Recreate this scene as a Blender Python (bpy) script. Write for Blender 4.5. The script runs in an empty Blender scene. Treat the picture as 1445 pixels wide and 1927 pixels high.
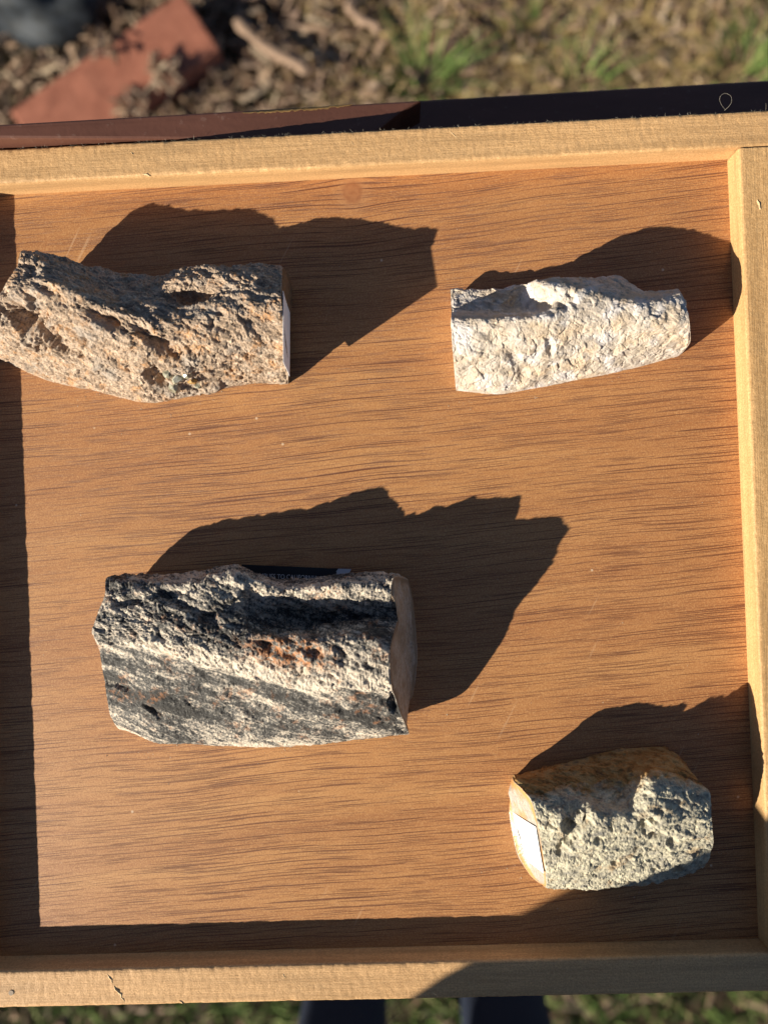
import bpy, bmesh, math, random
import numpy as np
from mathutils import Vector, Matrix
S = bpy.context.scene
C = S.collection
R = math.radians
random.seed(7); rng = np.random.default_rng(11)

# ------------------------------------------------------------------ camera, sky, sun, exposure
F_PX, CX, CY = 1447.0, 722.5, 963.5            # focal length in photograph pixels (1445 x 1927)
AX, AY, AZ = 0.0033216, 0.0261771, -0.037855    # camera tilt
CAM = np.array([0.0, 0.0, 0.4])
def rot(a, b, c):
    ca, sa, cb, sb, cc, sc = math.cos(a), math.sin(a), math.cos(b), math.sin(b), math.cos(c), math.sin(c)
    rx = np.array([[1,0,0],[0,ca,-sa],[0,sa,ca]]); ry = np.array([[cb,0,sb],[0,1,0],[-sb,0,cb]]); rz = np.array([[cc,-sc,0],[sc,cc,0],[0,0,1]])
    return rz @ ry @ rx
RM = rot(AX, AY, AZ)
def at(px, py, z):                              # point at height z that the photograph shows at a pixel
    d = RM @ np.array([(px-CX)/F_PX, -(py-CY)/F_PX, -1.0])
    return CAM + d*(z-CAM[2])/d[2]
cd = bpy.data.cameras.new('camera'); cam = bpy.data.objects.new('camera', cd); C.objects.link(cam)
m4 = Matrix([list(RM[i])+[CAM[i]] for i in range(3)]+[[0,0,0,1]])
cam.matrix_world = m4
cd.sensor_fit = 'VERTICAL'; cd.sensor_height = 36.0; cd.lens = F_PX/1927*36.0
cd.clip_start = 0.01; cd.clip_end = 500
cd.dof.use_dof = True; cd.dof.focus_distance = 0.385; cd.dof.aperture_fstop = 3.7
S.camera = cam

SUN = np.array([2.0, 1.15, -1.0]); SUN /= np.linalg.norm(SUN)
W = bpy.data.worlds.new('World'); S.world = W; W.use_nodes = True
nt = W.node_tree; bg = nt.nodes['Background']
sky = nt.nodes.new('ShaderNodeTexSky'); sky.sky_type = 'NISHITA'; sky.sun_disc = False; sky.air_density = 0.7; sky.dust_density = 0.4; sky.altitude = 1500
sky.sun_elevation = math.asin(-SUN[2]); sky.sun_rotation = math.atan2(-SUN[0], -SUN[1])
nt.links.new(sky.outputs[0], bg.inputs[0]); bg.inputs[1].default_value = 0.055
sl = bpy.data.lights.new('sun', 'SUN'); sl.energy = 5.0; sl.angle = R(0.53); sl.color = (1.0, 0.93, 0.79)
so = bpy.data.objects.new('sun', sl); C.objects.link(so)
so.rotation_euler = Vector(SUN).to_track_quat('-Z', 'Y').to_euler(); so.location = (-2, -1.2, 2)
S.view_settings.view_transform = 'Standard'; S.view_settings.look = 'None'; S.view_settings.gamma = 1
S.view_settings.use_curve_mapping = False; S.view_settings.exposure = 0.95
S.render.engine = 'CYCLES'

# ------------------------------------------------------------------ helpers
def obj(name, mesh, mats=(), parent=None, label=None, cat=None, group=None, kind=None, loc=None):
    o = bpy.data.objects.new(name, mesh); C.objects.link(o)
    if mesh is not None:
        for m in (mats if isinstance(mats, (list, tuple)) else [mats]): mesh.materials.append(m)
    if parent: o.parent = parent
    if label: o['label'] = label
    if cat: o['category'] = cat
    if group: o['group'] = group
    if kind: o['kind'] = kind
    if loc is not None: o.location = loc
    return o
def mesh_from(name, V, Fc, smooth=True):
    me = bpy.data.meshes.new(name); me.from_pydata([tuple(map(float, v)) for v in V], [], [tuple(int(i) for i in f) for f in Fc])
    if smooth: me.polygons.foreach_set('use_smooth', [True]*len(me.polygons))
    me.update(); return me
def fast_mesh(name, V, Q, smooth=True, mat=None):
    """quads as an (n,4) array; triangles repeat nothing (n,3)"""
    k = Q.shape[1]
    me = bpy.data.meshes.new(name)
    me.vertices.add(len(V)); me.vertices.foreach_set('co', np.asarray(V, np.float32).ravel())
    me.loops.add(Q.size); me.loops.foreach_set('vertex_index', Q.astype(np.int32).ravel())
    me.polygons.add(len(Q)); me.polygons.foreach_set('loop_start', np.arange(0, Q.size, k, dtype=np.int32))
    if mat is not None: me.polygons.foreach_set('material_index', mat.astype(np.int32))
    me.polygons.foreach_set('use_smooth', np.full(len(Q), smooth))
    me.update(calc_edges=True); me.validate(); return me
def h3(i, j, k, s):
    n = (i*374761393 + j*668265263 + k*2147483647 + s*974634777) & 0xffffffff
    n = ((n ^ (n >> 13))*1274126177) & 0xffffffff
    n = ((n ^ (n >> 16))*2246822519) & 0xffffffff
    return (n ^ (n >> 15)) & 0xffffffff
def noise(P, s=0):
    """gradient noise, about -1..1"""
    P = np.asarray(P, float); I = np.floor(P).astype(np.int64); f = P-I; w = f*f*f*(f*(f*6-15)+10)
    out = 0
    for a in (0, 1):
        for b in (0, 1):
            for c in (0, 1):
                h = h3(I[:,0]+a, I[:,1]+b, I[:,2]+c, s)
                g = np.stack([(h & 1023)/511.5-1, ((h >> 10) & 1023)/511.5-1, ((h >> 20) & 1023)/511.5-1], 1)
                d = (g*(f-np.array([a, b, c]))).sum(1)
                out = out + d*np.where(a, w[:,0], 1-w[:,0])*np.where(b, w[:,1], 1-w[:,1])*np.where(c, w[:,2], 1-w[:,2])
    return out*1.4
def fbm(P, s=0, o=4, g=0.5):
    v = 0; a = 1
    for i in range(o): v = v+a*noise(P*2.0**i, s+i*17); a *= g
    return v
def ridged(P, s=0, o=3):
    v = 0; a = 1
    for i in range(o): v = v+a*(1-2*np.abs(noise(P*2.0**i, s+i*31))); a *= 0.5
    return v
def box_mesh(name, lo, hi, bev=0.0, seg=2):
    bm = bmesh.new(); bmesh.ops.create_cube(bm, size=1)
    for v in bm.verts: v.co = Vector([lo[i]+(v.co[i]+0.5)*(hi[i]-lo[i]) for i in range(3)])
    if bev: bmesh.ops.bevel(bm, geom=list(bm.edges), offset=bev, segments=seg, affect='EDGES', profile=0.5)
    me = bpy.data.meshes.new(name); bm.to_mesh(me); bm.free(); return me

# ------------------------------------------------------------------ material kit
class Mat:
    def __init__(s, name, rough=0.7, spec=0.4):
        s.m = bpy.data.materials.new(name); s.m.use_nodes = True; s.t = s.m.node_tree
        s.b = s.t.nodes['Principled BSDF']; s.b.inputs['Roughness'].default_value = rough
        s.b.inputs['Specular IOR Level'].default_value = spec
        s.co = s.n('ShaderNodeTexCoord').outputs['Object']
    def n(s, k, **kw):
        x = s.t.nodes.new(k)
        for a, b in kw.items(): setattr(x, a, b)
        return x
    def put(s, sock, v):
        if isinstance(v, bpy.types.NodeSocket): s.t.links.new(v, sock)
        elif sock.type == 'RGBA' and len(v) == 3: sock.default_value = (*v, 1)
        else: sock.default_value = v
    def map(s, scale=(1,1,1), rotz=0, loc=(0,0,0), src=None):
        x = s.n('ShaderNodeMapping'); x.inputs['Scale'].default_value = scale; x.inputs['Rotation'].default_value = (0,0,rotz)
        x.inputs['Location'].default_value = loc; s.put(x.inputs['Vector'], src or s.co); return x.outputs[0]
    def rotmap(s, rotz, scale):                 # turn first, then stretch
        return s.map(scale, 0, (0,0,0), s.map((1,1,1), rotz))
    def noise(s, vec, scale=1, det=3, rough=0.5, dist=0, out='Fac'):
        x = s.n('ShaderNodeTexNoise'); s.put(x.inputs['Vector'], vec); x.inputs['Scale'].default_value = scale
        x.inputs['Detail'].default_value = det; x.inputs['Roughness'].default_value = rough; x.inputs['Distortion'].default_value = dist
        return x.outputs[out]
    def vor(s, vec, scale=1, feat='F1', out='Distance', rnd=1):
        x = s.n('ShaderNodeTexVoronoi'); x.feature = feat; s.put(x.inputs['Vector'], vec); x.inputs['Scale'].default_value = scale
        x.inputs['Randomness'].default_value = rnd; return x.outputs[out]
    def ramp(s, v, stops, interp='LINEAR'):
        x = s.n('ShaderNodeValToRGB'); e = x.color_ramp.elements; x.color_ramp.interpolation = interp
        while len(e) < len(stops): e.new(0.5)
        for el, (p, c) in zip(e, stops):
            el.position = p; c = (c, c, c) if isinstance(c, (int, float)) else c; el.color = (*c, 1)
        s.put(x.inputs[0], v); return x.outputs[0]
    def mix(s, f, a, b, mode='MIX'):
        x = s.n('ShaderNodeMix', data_type='RGBA', blend_type=mode)
        s.put(x.inputs['Factor'], f); s.put(x.inputs['A'], a); s.put(x.inputs['B'], b); return x.outputs['Result']
    def math(s, op, a, b=0.0, c=None, clamp=False):
        x = s.n('ShaderNodeMath', operation=op, use_clamp=clamp); s.put(x.inputs[0], a); s.put(x.inputs[1], b)
        if c is not None: s.put(x.inputs[2], c)
        return x.outputs[0]
    def attr(s, name): return s.n('ShaderNodeAttribute', attribute_name=name).outputs['Fac']
    def xyz(s, src=None):
        x = s.n('ShaderNodeSeparateXYZ'); s.put(x.inputs[0], src or s.co); return x.outputs
    def vec(s, x, y, z):
        n = s.n('ShaderNodeCombineXYZ')
        for i, v in enumerate((x, y, z)): s.put(n.inputs[i], v)
        return n.outputs[0]
    def bump(s, h, dist=0.001, strength=1.0):
        x = s.n('ShaderNodeBump'); x.inputs['Distance'].default_value = dist; x.inputs['Strength'].default_value = strength
        s.put(x.inputs['Height'], h); s.put(s.b.inputs['Normal'], x.outputs[0])
    def done(s, col, rough=None):
        s.put(s.b.inputs['Base Color'], col)
        if rough is not None: s.put(s.b.inputs['Roughness'], rough)
        return s.m

def mat_plywood():
    k = Mat('reddish plywood', 0.5, 0.5)
    x, y, z = k.xyz()
    kn = at(663, 362, 0)                       # centre of the knot near the back rim
    dx = k.math('SUBTRACT', x, float(kn[0])); dy = k.math('SUBTRACT', y, float(kn[1]))
    r2 = k.math('ADD', k.math('MULTIPLY', dx, dx), k.math('MULTIPLY', k.math('MULTIPLY', dy, dy), 0.8))
    rad = k.math('SQRT', r2)
    # the grain bends round the knot and wanders
    wav = k.noise(k.map((5, 9, 1)), 1, 2)
    wav2 = k.noise(k.map((14, 22, 1), loc=(3, 1, 0)), 1, 2)
    bend = k.math('MULTIPLY', k.math('DIVIDE', dy, k.math('ADD', r2, 0.0003)), 0.00012)
    yy = k.math('ADD', k.math('ADD', y, k.math('MULTIPLY', wav, 0.011)), k.math('MULTIPLY', wav2, 0.0009))
    yy = k.math('SUBTRACT', k.math('SUBTRACT', yy, bend), k.math('MULTIPLY', x, 0.055))
    g = k.vec(x, yy, z)
    tone = k.noise(k.map((3, 48, 1), src=g), 1, 5, 0.7)
    patch = k.noise(k.map((6, 10, 1)), 1, 3)
    fine = k.noise(k.map((120, 1500, 1), src=g), 1, 3, 0.6)
    speck = k.noise(k.co, 1300, 3, 0.7)
    p1 = k.noise(k.map((9, 1250, 1), src=g), 1, 1.6, 0.45)
    p2 = k.noise(k.map((24, 1700, 1), loc=(5, 3, 0), src=g), 1, 1.6, 0.45)
    p3 = k.noise(k.map((45, 1900, 1), loc=(2, 8, 0), src=g), 1, 1.2, 0.45)
    dens = k.noise(k.map((4, 55, 1), loc=(1, 7, 0), src=g), 1, 2)
    thr = k.math('MULTIPLY_ADD', dens, -0.24, 0.755)
    l1 = k.math('MULTIPLY', k.math('SUBTRACT', p1, thr), 40.0, clamp=True)
    l2 = k.math('MULTIPLY', k.math('MULTIPLY', k.math('SUBTRACT', p2, thr), 32.0, clamp=True), 0.8)
    l3 = k.math('MULTIPLY', k.math('MULTIPLY', k.math('SUBTRACT', p3, k.math('ADD', thr, -0.012)), 30.0, clamp=True), 0.75)
    pores = k.math('MAXIMUM', k.math('MAXIMUM', l1, l2), l3)
    dashes = None
    for i_, (sx_, sy_, r_, st_) in enumerate(((5.0, 640, 0.115, 0.95), (8, 820, 0.12, 0.9), (13, 1000, 0.125, 0.85), (4.0, 540, 0.10, 0.95), (19, 1250, 0.13, 0.8), (6.5, 720, 0.12, 0.85))):
        vn = k.n('ShaderNodeTexVoronoi'); vn.voronoi_dimensions = '2D'; vn.inputs['Scale'].default_value = 1.0
        k.put(vn.inputs['Vector'], k.map((sx_, sy_, 1), loc=(i_*3.7, i_*11.3, 0), src=g))
        cr = k.xyz(vn.outputs['Color'])[0]
        rr_ = k.math('MULTIPLY_ADD', cr, 0.09, r_*0.5)                     # every dash has its own length
        dd_ = k.math('MULTIPLY', k.math('SUBTRACT', rr_, vn.outputs['Distance']), 60.0, clamp=True)
        dd_ = k.math('MULTIPLY', dd_, k.math('MULTIPLY_ADD', cr, 0.5, st_-0.4))
        dashes = dd_ if dashes is None else k.math('MAXIMUM', dashes, dd_)
    pores = k.math('MAXIMUM', k.math('MULTIPLY', pores, 0.12), dashes)
    inknot = k.ramp(rad, [(0.0035, 0.0), (0.006, 1.0)])
    pores = k.math('MULTIPLY', pores, inknot)
    col = k.ramp(tone, [(0.32, (0.29, 0.115, 0.044)), (0.5, (0.42, 0.198, 0.076)), (0.68, (0.53, 0.285, 0.118))])
    col = k.mix(k.ramp(patch, [(0.4, 0), (0.65, 0.5)]), col, (0.335, 0.132, 0.056))
    col = k.mix(k.ramp(k.math('MULTIPLY_ADD', x, 1.6, k.math('MULTIPLY', y, 1.2)), [(0.0, 0.0), (0.45, 0.55)]), col, (0.30, 0.108, 0.045))  # light falling off to the right and back, put into the colour
    col = k.mix(0.28, col, k.mix(fine, (0.26, 0.115, 0.042), (0.58, 0.33, 0.145)))
    col = k.mix(k.ramp(speck, [(0.5, 0.0), (0.68, 0.5)]), col, (0.60, 0.37, 0.18))
    col = k.mix(k.ramp(speck, [(0.34, 0.45), (0.5, 0.0)]), col, (0.22, 0.095, 0.04))
    ring = k.math('SINE', k.math('ADD', k.math('MULTIPLY', rad, 1500.0), k.math('MULTIPLY', k.noise(k.co, 400, 2), 9.0)))
    knot = k.mix(k.math('MULTIPLY_ADD', ring, 0.25, 0.5), (0.25, 0.10, 0.045), (0.36, 0.17, 0.08))
    pale = k.ramp(rad, [(0.004, 1.0), (0.011, 0.0)])
    col = k.mix(k.math('MULTIPLY', pale, 0.5), col, (0.50, 0.30, 0.16))
    col = k.mix(k.ramp(rad, [(0.0042, 1.0), (0.0052, 0.0)]), col, knot)
    col = k.mix(k.math('MULTIPLY', pores, 0.85), col, (0.095, 0.026, 0.013))
    # scuffs: thin pale scratches and white specks
    scr = k.noise(k.map((300, 14, 1), 0.9, (0,0,0), k.map((1,1,1), 0.5)), 1, 1)
    scm = k.noise(k.co, 26, 2)
    sc = k.math('MULTIPLY', k.ramp(scr, [(0.70, 0), (0.73, 1)]), k.ramp(scm, [(0.55, 0), (0.7, 0.5)]))
    col = k.mix(sc, col, (0.62, 0.42, 0.27))
    dots = k.vor(k.co, 42); col = k.mix(k.ramp(dots, [(0.020, 1.0), (0.034, 0.0)]), col, (0.60, 0.46, 0.34))
    dk = k.vor(k.map((1,1,1), loc=(3.3, 1.7, 0)), 19); col = k.mix(k.ramp(dk, [(0.012, 0.9), (0.018, 0.0)]), col, (0.08, 0.035, 0.02))
    col = k.mix(1.0, col, (1.02, 0.945, 0.82), 'MULTIPLY')           # the red-orange cast of the veneer
    hgt = k.math('ADD', k.math('MULTIPLY', pores, -1.0), k.math('MULTIPLY', speck, 0.35))
    hgt = k.math('ADD', hgt, k.math('MULTIPLY', fine, 0.25))
    k.bump(hgt, 0.00016, 0.7)
    return k.done(col, k.math('MULTIPLY_ADD', fine, 0.2, 0.42))
def mat_rim(name, axis, seed, base=(0.61, 0.365, 0.165), grey=0.18):
    k = Mat(name, 0.6, 0.3)
    sc = (8, 160, 160) if axis == 'x' else (160, 8, 160)
    tone = k.noise(k.map(sc, loc=(seed, seed*2, 0)), 1, 4, 0.6)
    fine = k.noise(k.map(tuple(c*9 for c in sc), loc=(seed, 0, 3)), 1, 3, 0.6)
    speck = k.noise(k.co, 1100, 3, 0.7)
    blot = k.noise(k.map((14, 14, 14), loc=(seed, seed, 0)), 1, 4, 0.6)
    b = np.array(base)
    col = k.ramp(tone, [(0.3, tuple(b*0.72)), (0.52, tuple(b)), (0.75, tuple(b*1.18))])
    col = k.mix(k.ramp(fine, [(0.42, 0.0), (0.7, 0.4)]), col, tuple(b*np.array([0.6, 0.52, 0.42])))
    col = k.mix(k.ramp(speck, [(0.38, 0.55), (0.52, 0.0)]), col, tuple(b*np.array([0.62, 0.55, 0.45])))
    col = k.mix(k.ramp(speck, [(0.56, 0.0), (0.72, 0.6)]), col, tuple(np.minimum(b*1.4, 0.85)))
    col = k.mix(k.ramp(blot, [(0.5, 0.0), (0.75, grey)]), col, (0.27, 0.19, 0.105))
    cross = k.noise(k.map((900, 60, 60) if axis == 'x' else (60, 900, 60)), 1, 2)
    col = k.mix(k.ramp(cross, [(0.62, 0.0), (0.75, 0.2)]), col, tuple(b*0.65))
    h = k.math('ADD', k.math('MULTIPLY', speck, 0.8), k.math('MULTIPLY', fine, 0.8))
    k.bump(h, 0.0003, 0.8)
    return k.done(col)
M_ply = mat_plywood()
M_rim = [mat_rim('bare softwood back', 'x', 1.0), mat_rim('bare softwood front', 'x', 4.0, (0.60, 0.36, 0.17), 0.22),
         mat_rim('bare softwood side', 'y', 8.0, (0.56, 0.335, 0.145), 0.25), mat_rim('bare softwood other side', 'y', 12.0)]

# ------------------------------------------------------------------ tray
YT, YB, XR, XL, H = 0.17645, -0.22411, 0.17303, -0.2248, 0.0139
WT, WB, WS = 0.0177, 0.0188, 0.0185
tray = obj('wooden_tray', None, label='shallow wooden tray with pale softwood rims and a reddish plywood bottom', cat='tray', loc=(0, 0, -0.006))
def part(name, me, mats, parent, **kw):
    o = obj(name, me, mats, parent, **kw); return o
def grid_sheet(x0, x1, y0, y1, z):
    n = 60; V = []; Q = []
    for j in range(n+1):
        for i in range(n+1): V.append((x0+(x1-x0)*i/n, y0+(y1-y0)*j/n, z))
    for j in range(n):
        for i in range(n): a = j*(n+1)+i; Q.append((a, a+1, a+n+2, a+n+1))
    return V, Q
# plywood bottom: a thin slab
base = box_mesh('base_panel', (XL-0.010, YB-0.010, 0.0012), (XR+0.010, YT+0.010, 0.006))
bp = part('base_panel', base, M_ply, tray)
bp.matrix_parent_inverse = Matrix.Identity(4)
def board(name, p0, p1, w, z0, z1, mat, seed, side, n=340, bev=0.0015):
    """a rim board swept along p0->p1 (its inner top edge); side=+1: body lies to the left of the run. Edges slightly worn and uneven"""
    p0 = np.array(p0, float); p1 = np.array(p1, float); d = (p1-p0); L = np.linalg.norm(d); d /= L
    nrm = np.array([-d[1], d[0]])*side
    prof = []
    def arc(cx, cz, a0, a1, r):
        for i in range(5):
            a = R(a0+(a1-a0)*i/4); prof.append((cx+r*math.cos(a), cz+r*math.sin(a)))
    b = bev
    prof.append((0, z0)); 
    for i in range(1, 6): prof.append((0, z0+(z1-b-z0)*i/6))
    arc(b, z1-b, 180, 90, b)
    for i in range(1, 12): prof.append((b+(w-2*b)*i/12, z1))
    arc(w-b, z1-b, 90, 0, b)
    for i in range(1, 4): prof.append((w, z1-b+(z0-z1+b)*i/4))
    prof.append((w, z0))
    prof = np.array(prof); m = len(prof)
    t = np.linspace(0, L, n)
    A = np.repeat(t, m); Pw = np.tile(prof[:,0], n); Pz = np.tile(prof[:,1], n)
    q = np.stack([A*60, Pw*260, Pz*260+seed*10], 1)
    edge = np.exp(-((Pz-z1)/0.002)**2)*(np.exp(-(Pw/0.0022)**2)+np.exp(-((Pw-w)/0.0022)**2))
    dz = 0.00012*fbm(q*np.array([6,1.2,1.2]), seed, 3)-edge*0.00055*np.clip(fbm(np.stack([A*120, Pw*80, Pz*80], 1), seed+5, 3), 0, 1)
    dw = 0.00016*noise(np.stack([A*9, Pz*10, Pz*0+seed], 1), seed+9)+edge*0.00016*fbm(np.stack([A*260, Pz*90, Pw*90], 1), seed+3, 3)
    top = (Pz > z0+1e-6)
    Pw2 = Pw+dw*top; Pz2 = Pz+dz*top*(Pz > z1-0.004)
    V = np.stack([p0[0]+d[0]*A+nrm[0]*Pw2, p0[1]+d[1]*A+nrm[1]*Pw2, Pz2], 1)
    I = np.arange(n*m).reshape(n, m); J = np.roll(I, -1, 1)
    Q = np.stack([I[:-1], I[1:], J[1:], J[:-1]], -1).reshape(-1, 4)
    if side > 0: Q = Q[:, ::-1]
    me = fast_mesh(name, V, Q)
    bm = bmesh.new(); bm.from_mesh(me); bm.verts.ensure_lookup_table()
    bm.faces.new([bm.verts[i] for i in range(m)]); bm.faces.new([bm.verts[(n-1)*m+i] for i in range(m)])
    bmesh.ops.recalc_face_normals(bm, faces=bm.faces[:]); bm.to_mesh(me); bm.free()
    return me
ZB = 0.0                                        # board bottoms, in tray space (tray origin sits 6 mm under the plywood face)
HT = H+0.006
rb_back = part('rim_board', board('rim_board', (XL-WS, YT), (XR+WS, YT), WT, ZB, HT, None, 3, +1, n=900), M_rim[0], tray, label='pale back rim board of the tray, fuzzy along its outer edge')
rb_front = part('rim_board', board('rim_board', (XL-WS, YB), (XR+WS, YB), WB, ZB, HT, None, 5, -1, n=900), M_rim[1], tray, label='front rim board of the tray with gouges and a nail')
rb_right = part('rim_board', board('rim_board', (XR, YB+0.0004), (XR, YT-0.0005), WS, ZB+0.0002, HT-0.0003, None, 7, -1, n=700), M_rim[2], tray)
rb_left = part('rim_board', board('rim_board', (XL, YB+0.0004), (XL, YT-0.0005), WS, ZB+0.0002, HT-0.0003, None, 9, +1, n=700), M_rim[3], tray)

M_splinter = mat_rim('raised splinter wood', 'x', 20.0, (0.62, 0.44, 0.24), 0.0)
def splinter(px0, py0, px1, py1, wid, hgt, parent, seed):
    hgt *= 0.6; wid *= 0.8
    a = at(px0, py0, H); b = at(px1, py1, H); d = b-a; L = np.linalg.norm(d); d /= L; s = np.array([-d[1], d[0], 0])
    V = []; Fc = []; n = 8
    r = random.Random(seed)
    for i in range(n+1):
        t = i/n; w = wid*(0.35+0.9*math.sin(math.pi*min(1, t*0.9+0.08)))*(0.7+0.6*r.random()); z = hgt*math.sin(math.pi*t)*(0.5+r.random())
        c = a+d*L*t+s*wid*r.uniform(-0.5, 0.5)
        V += [c-s*w+np.array([0,0,-0.0004]), c+np.array([0,0,z]), c+s*w+np.array([0,0,-0.0004])]
    for i in range(n):
        k = i*3; Fc += [(k, k+3, k+4, k+1), (k+1, k+4, k+5, k+2)]
    V = np.array(V)+np.array([0,0,0.006])
    part('splinter', mesh_from('splinter', V, Fc, False), M_splinter, parent)
for i, (x0, y0, x1, y1, w, h) in enumerate([(202,1832,214,1852,0.0011,0.0005),(213,1852,236,1884,0.0014,0.0009),(338,1883,346,1889,0.0006,0.0003),
        (812,1866,824,1876,0.0007,0.0005),(532,1832,538,1842,0.0006,0.0003),(880,1842,886,1862,0.0004,0.0003)]):
    splinter(x0, y0, x1, y1, w, h, rb_front, i)
for i, (x0, y0, x1, y1, w, h) in enumerate([(246,286,252,292,0.0006,0.0005),(768,262,772,282,0.0003,0.0002),(845,246,862,262,0.0005,0.0004),
        (1352,221,1357,217,0.0006,0.0004),(660,262,666,280,0.0003,0.0002),(268,326,282,330,0.0006,0.0004)]):
    splinter(x0, y0, x1, y1, w, h, rb_back, 40+i)
for i, (x0, y0, x1, y1, w, h) in enumerate([(1424,376,1431,394,0.0007,0.0004)]):
    splinter(x0, y0, x1, y1, w, h, rb_right, 80+i)
k = Mat('dull nail', 0.55, 0.5); M_nail = k.done((0.27, 0.19, 0.12))
nl = at(22, 1868, H); bm = bmesh.new(); bmesh.ops.create_cone(bm, cap_ends=True, segments=18, radius1=0.0015, radius2=0.0013, depth=0.0012)
bmesh.ops.translate(bm, verts=bm.verts, vec=Vector(nl)+Vector((0, 0, 0.006-0.0003))); me = bpy.data.meshes.new('nail'); bm.to_mesh(me); bm.free()
part('nail', me, M_nail, rb_front)

# ------------------------------------------------------------------ rocks
def catmull(P, t, closed=False):
    P = np.asarray(P, float); n = len(P); i = np.floor(t).astype(int); f = (t-i)[:, None] if P.ndim == 2 else (t-i)
    if closed: a, b, c, d = P[(i-1) % n], P[i % n], P[(i+1) % n], P[(i+2) % n]
    else:
        i = np.clip(i, 0, n-2); f = (t-i); f = f.reshape(-1, *([1]*(P.ndim-1)))
        b, c = P[i], P[i+1]; a = np.where((i > 0).reshape(f.shape), P[np.maximum(i-1, 0)], 2*b-c); d = np.where((i < n-2).reshape(f.shape), P[np.minimum(i+2, n-1)], 2*c-b)
    k = 0.72                                   # a little less than full roundness keeps planes and edges
    m1 = (c-a)*0.5*k; m2 = (d-b)*0.5*k
    return (2*f**3-3*f**2+1)*b+(f**3-2*f**2+f)*m1+(-2*f**3+3*f**2)*c+(f**3-f**2)*m2
def build_rock(name, stations, bottoms, disp, feats, M=420, N=420, rings=46, cap_noise=0.00012):
    secs = []
    for st, bt in zip(stations, bottoms):
        P = [at(x, y, z/1000) for x, y, z in st]
        if bt: P += [at(x, y, z/1000) for x, y, z in bt]
        else:
            a, b = P[-1], P[0]; P += [a+(b-a)*f for f in (0.25, 0.5, 0.75)]
        secs.append(P)
    secs = np.array(secs); K = secs.shape[1]
    # equal spacing of the rows of vertices along the length
    cen = secs.mean(1); dl = np.r_[0, np.cumsum(np.linalg.norm(np.diff(cen, axis=0), axis=1))]
    tl = np.interp(np.linspace(0, dl[-1], N), dl, np.arange(len(secs)))
    ctrl = catmull(secs.reshape(len(secs), -1), tl).reshape(N, K, 3)
    # around: more vertices where the outline is long
    mid = secs[len(secs)//2]; per = np.r_[0, np.cumsum(np.linalg.norm(np.roll(mid, -1, 0)-mid, axis=1))]
    tv = np.interp(np.linspace(0, per[-1], M, endpoint=False), per, np.arange(K+1))
    G = np.stack([catmull(ctrl[:, j % K] if False else ctrl.transpose(1, 0, 2).reshape(K, -1), tv, True).reshape(M, N, 3)], 0)[0].transpose(1, 0, 2)
    G[..., 2] = np.maximum(G[..., 2], 0.0)
    # normals of the tube
    du = np.gradient(G, axis=0); dv = np.roll(G, -1, 1)-np.roll(G, 1, 1)
    nn = np.cross(dv, du); nn /= np.linalg.norm(nn, axis=2, keepdims=True)+1e-12
    ctr = G.mean(1, keepdims=True)
    if ((G-ctr)*nn).sum() < 0: nn = -nn
    P = G.reshape(-1, 3); nr = nn.reshape(-1, 3)
    U = np.repeat(np.linspace(0, 1, N), M); Vv = np.tile(tv/K, N)
    d, att = disp(P, nr, U, Vv)
    for (px, py, z, lx, ly, ang, depth) in feats:      # pits (depth>0) and knobs (<0)
        c = at(px, py, z/1000); q = P-c; ca, sa = math.cos(ang), math.sin(ang)
        a = (q[:,0]*ca+q[:,1]*sa)/lx; b = (-q[:,0]*sa+q[:,1]*ca)/ly; e = q[:,2]/max(lx, ly, 0.008)
        rr = np.sqrt(a*a+b*b+e*e)+0.55*fbm(P*130, 77, 4)
        d = d-depth*np.clip((1.2-rr)/0.9, 0, 1)**1.1
    keep = np.clip(P[:,2]/0.004, 0, 1)          # the resting face stays flat
    endf = np.clip(np.minimum(U, 1-U)*N/5.0, 0.35, 1)
    P = P+nr*(d*(0.25+0.75*keep)*endf)[:, None]
    P[:,2] = np.maximum(P[:,2], 0.0)
    P = P.reshape(N, M, 3)
    V = [P.reshape(-1, 3)]; I = np.arange(N*M).reshape(N, M); J = np.roll(I, -1, 1)
    Q = [np.stack([I[:-1], I[1:], J[1:], J[:-1]], -1).reshape(-1, 4)]; mats = [np.zeros(len(Q[0]), int)]
    off = N*M; A = [U]; B = [Vv]; Cc = [att]
    for e, ring0 in ((0, 0), (1, N-1)):
        c0 = P[ring0].mean(0); prev = I[ring0]
        pn_ = np.linalg.svd(P[ring0]-c0, full_matrices=False)[2][2]
        for r in range(1, rings+1):
            f = 1-r/(rings+0.2); q = c0+(P[ring0]-c0)*f
            q = q-pn_*(((q-c0) @ pn_)*min(1, r/9))[:, None]
            dirn = (P[ring0]-P[1 if ring0 == 0 else N-2]).mean(0); dirn /= np.linalg.norm(dirn)
            q = q+dirn*(cap_noise[e] if isinstance(cap_noise, (tuple, list)) else cap_noise)*(fbm(q*300, 5+e, 4)*min(1, r/4))[:, None]
            q[:,2] = np.maximum(q[:,2], 0)
            V.append(q); idx = off+np.arange(M); off += M
            a, b = prev, idx; an, bn = np.roll(a, -1), np.roll(b, -1)
            f4 = np.stack([a, an, bn, b], -1) if e == 0 else np.stack([a, b, bn, an], -1)
            Q.append(f4); mats.append(np.full(M, 1+e)); prev = idx
            A.append(np.full(M, float(e))); B.append(np.full(M, f)); Cc.append(np.zeros(M))
    V = np.concatenate(V); Q = np.concatenate(Q); mats = np.concatenate(mats)
    org = np.array([V[:,0].mean(), V[:,1].mean(), 0.0]); V = V-org
    me = fast_mesh(name, V, Q, True, mats)
    bm = bmesh.new(); bm.from_mesh(me); bmesh.ops.recalc_face_normals(bm, faces=bm.faces[:])
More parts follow.
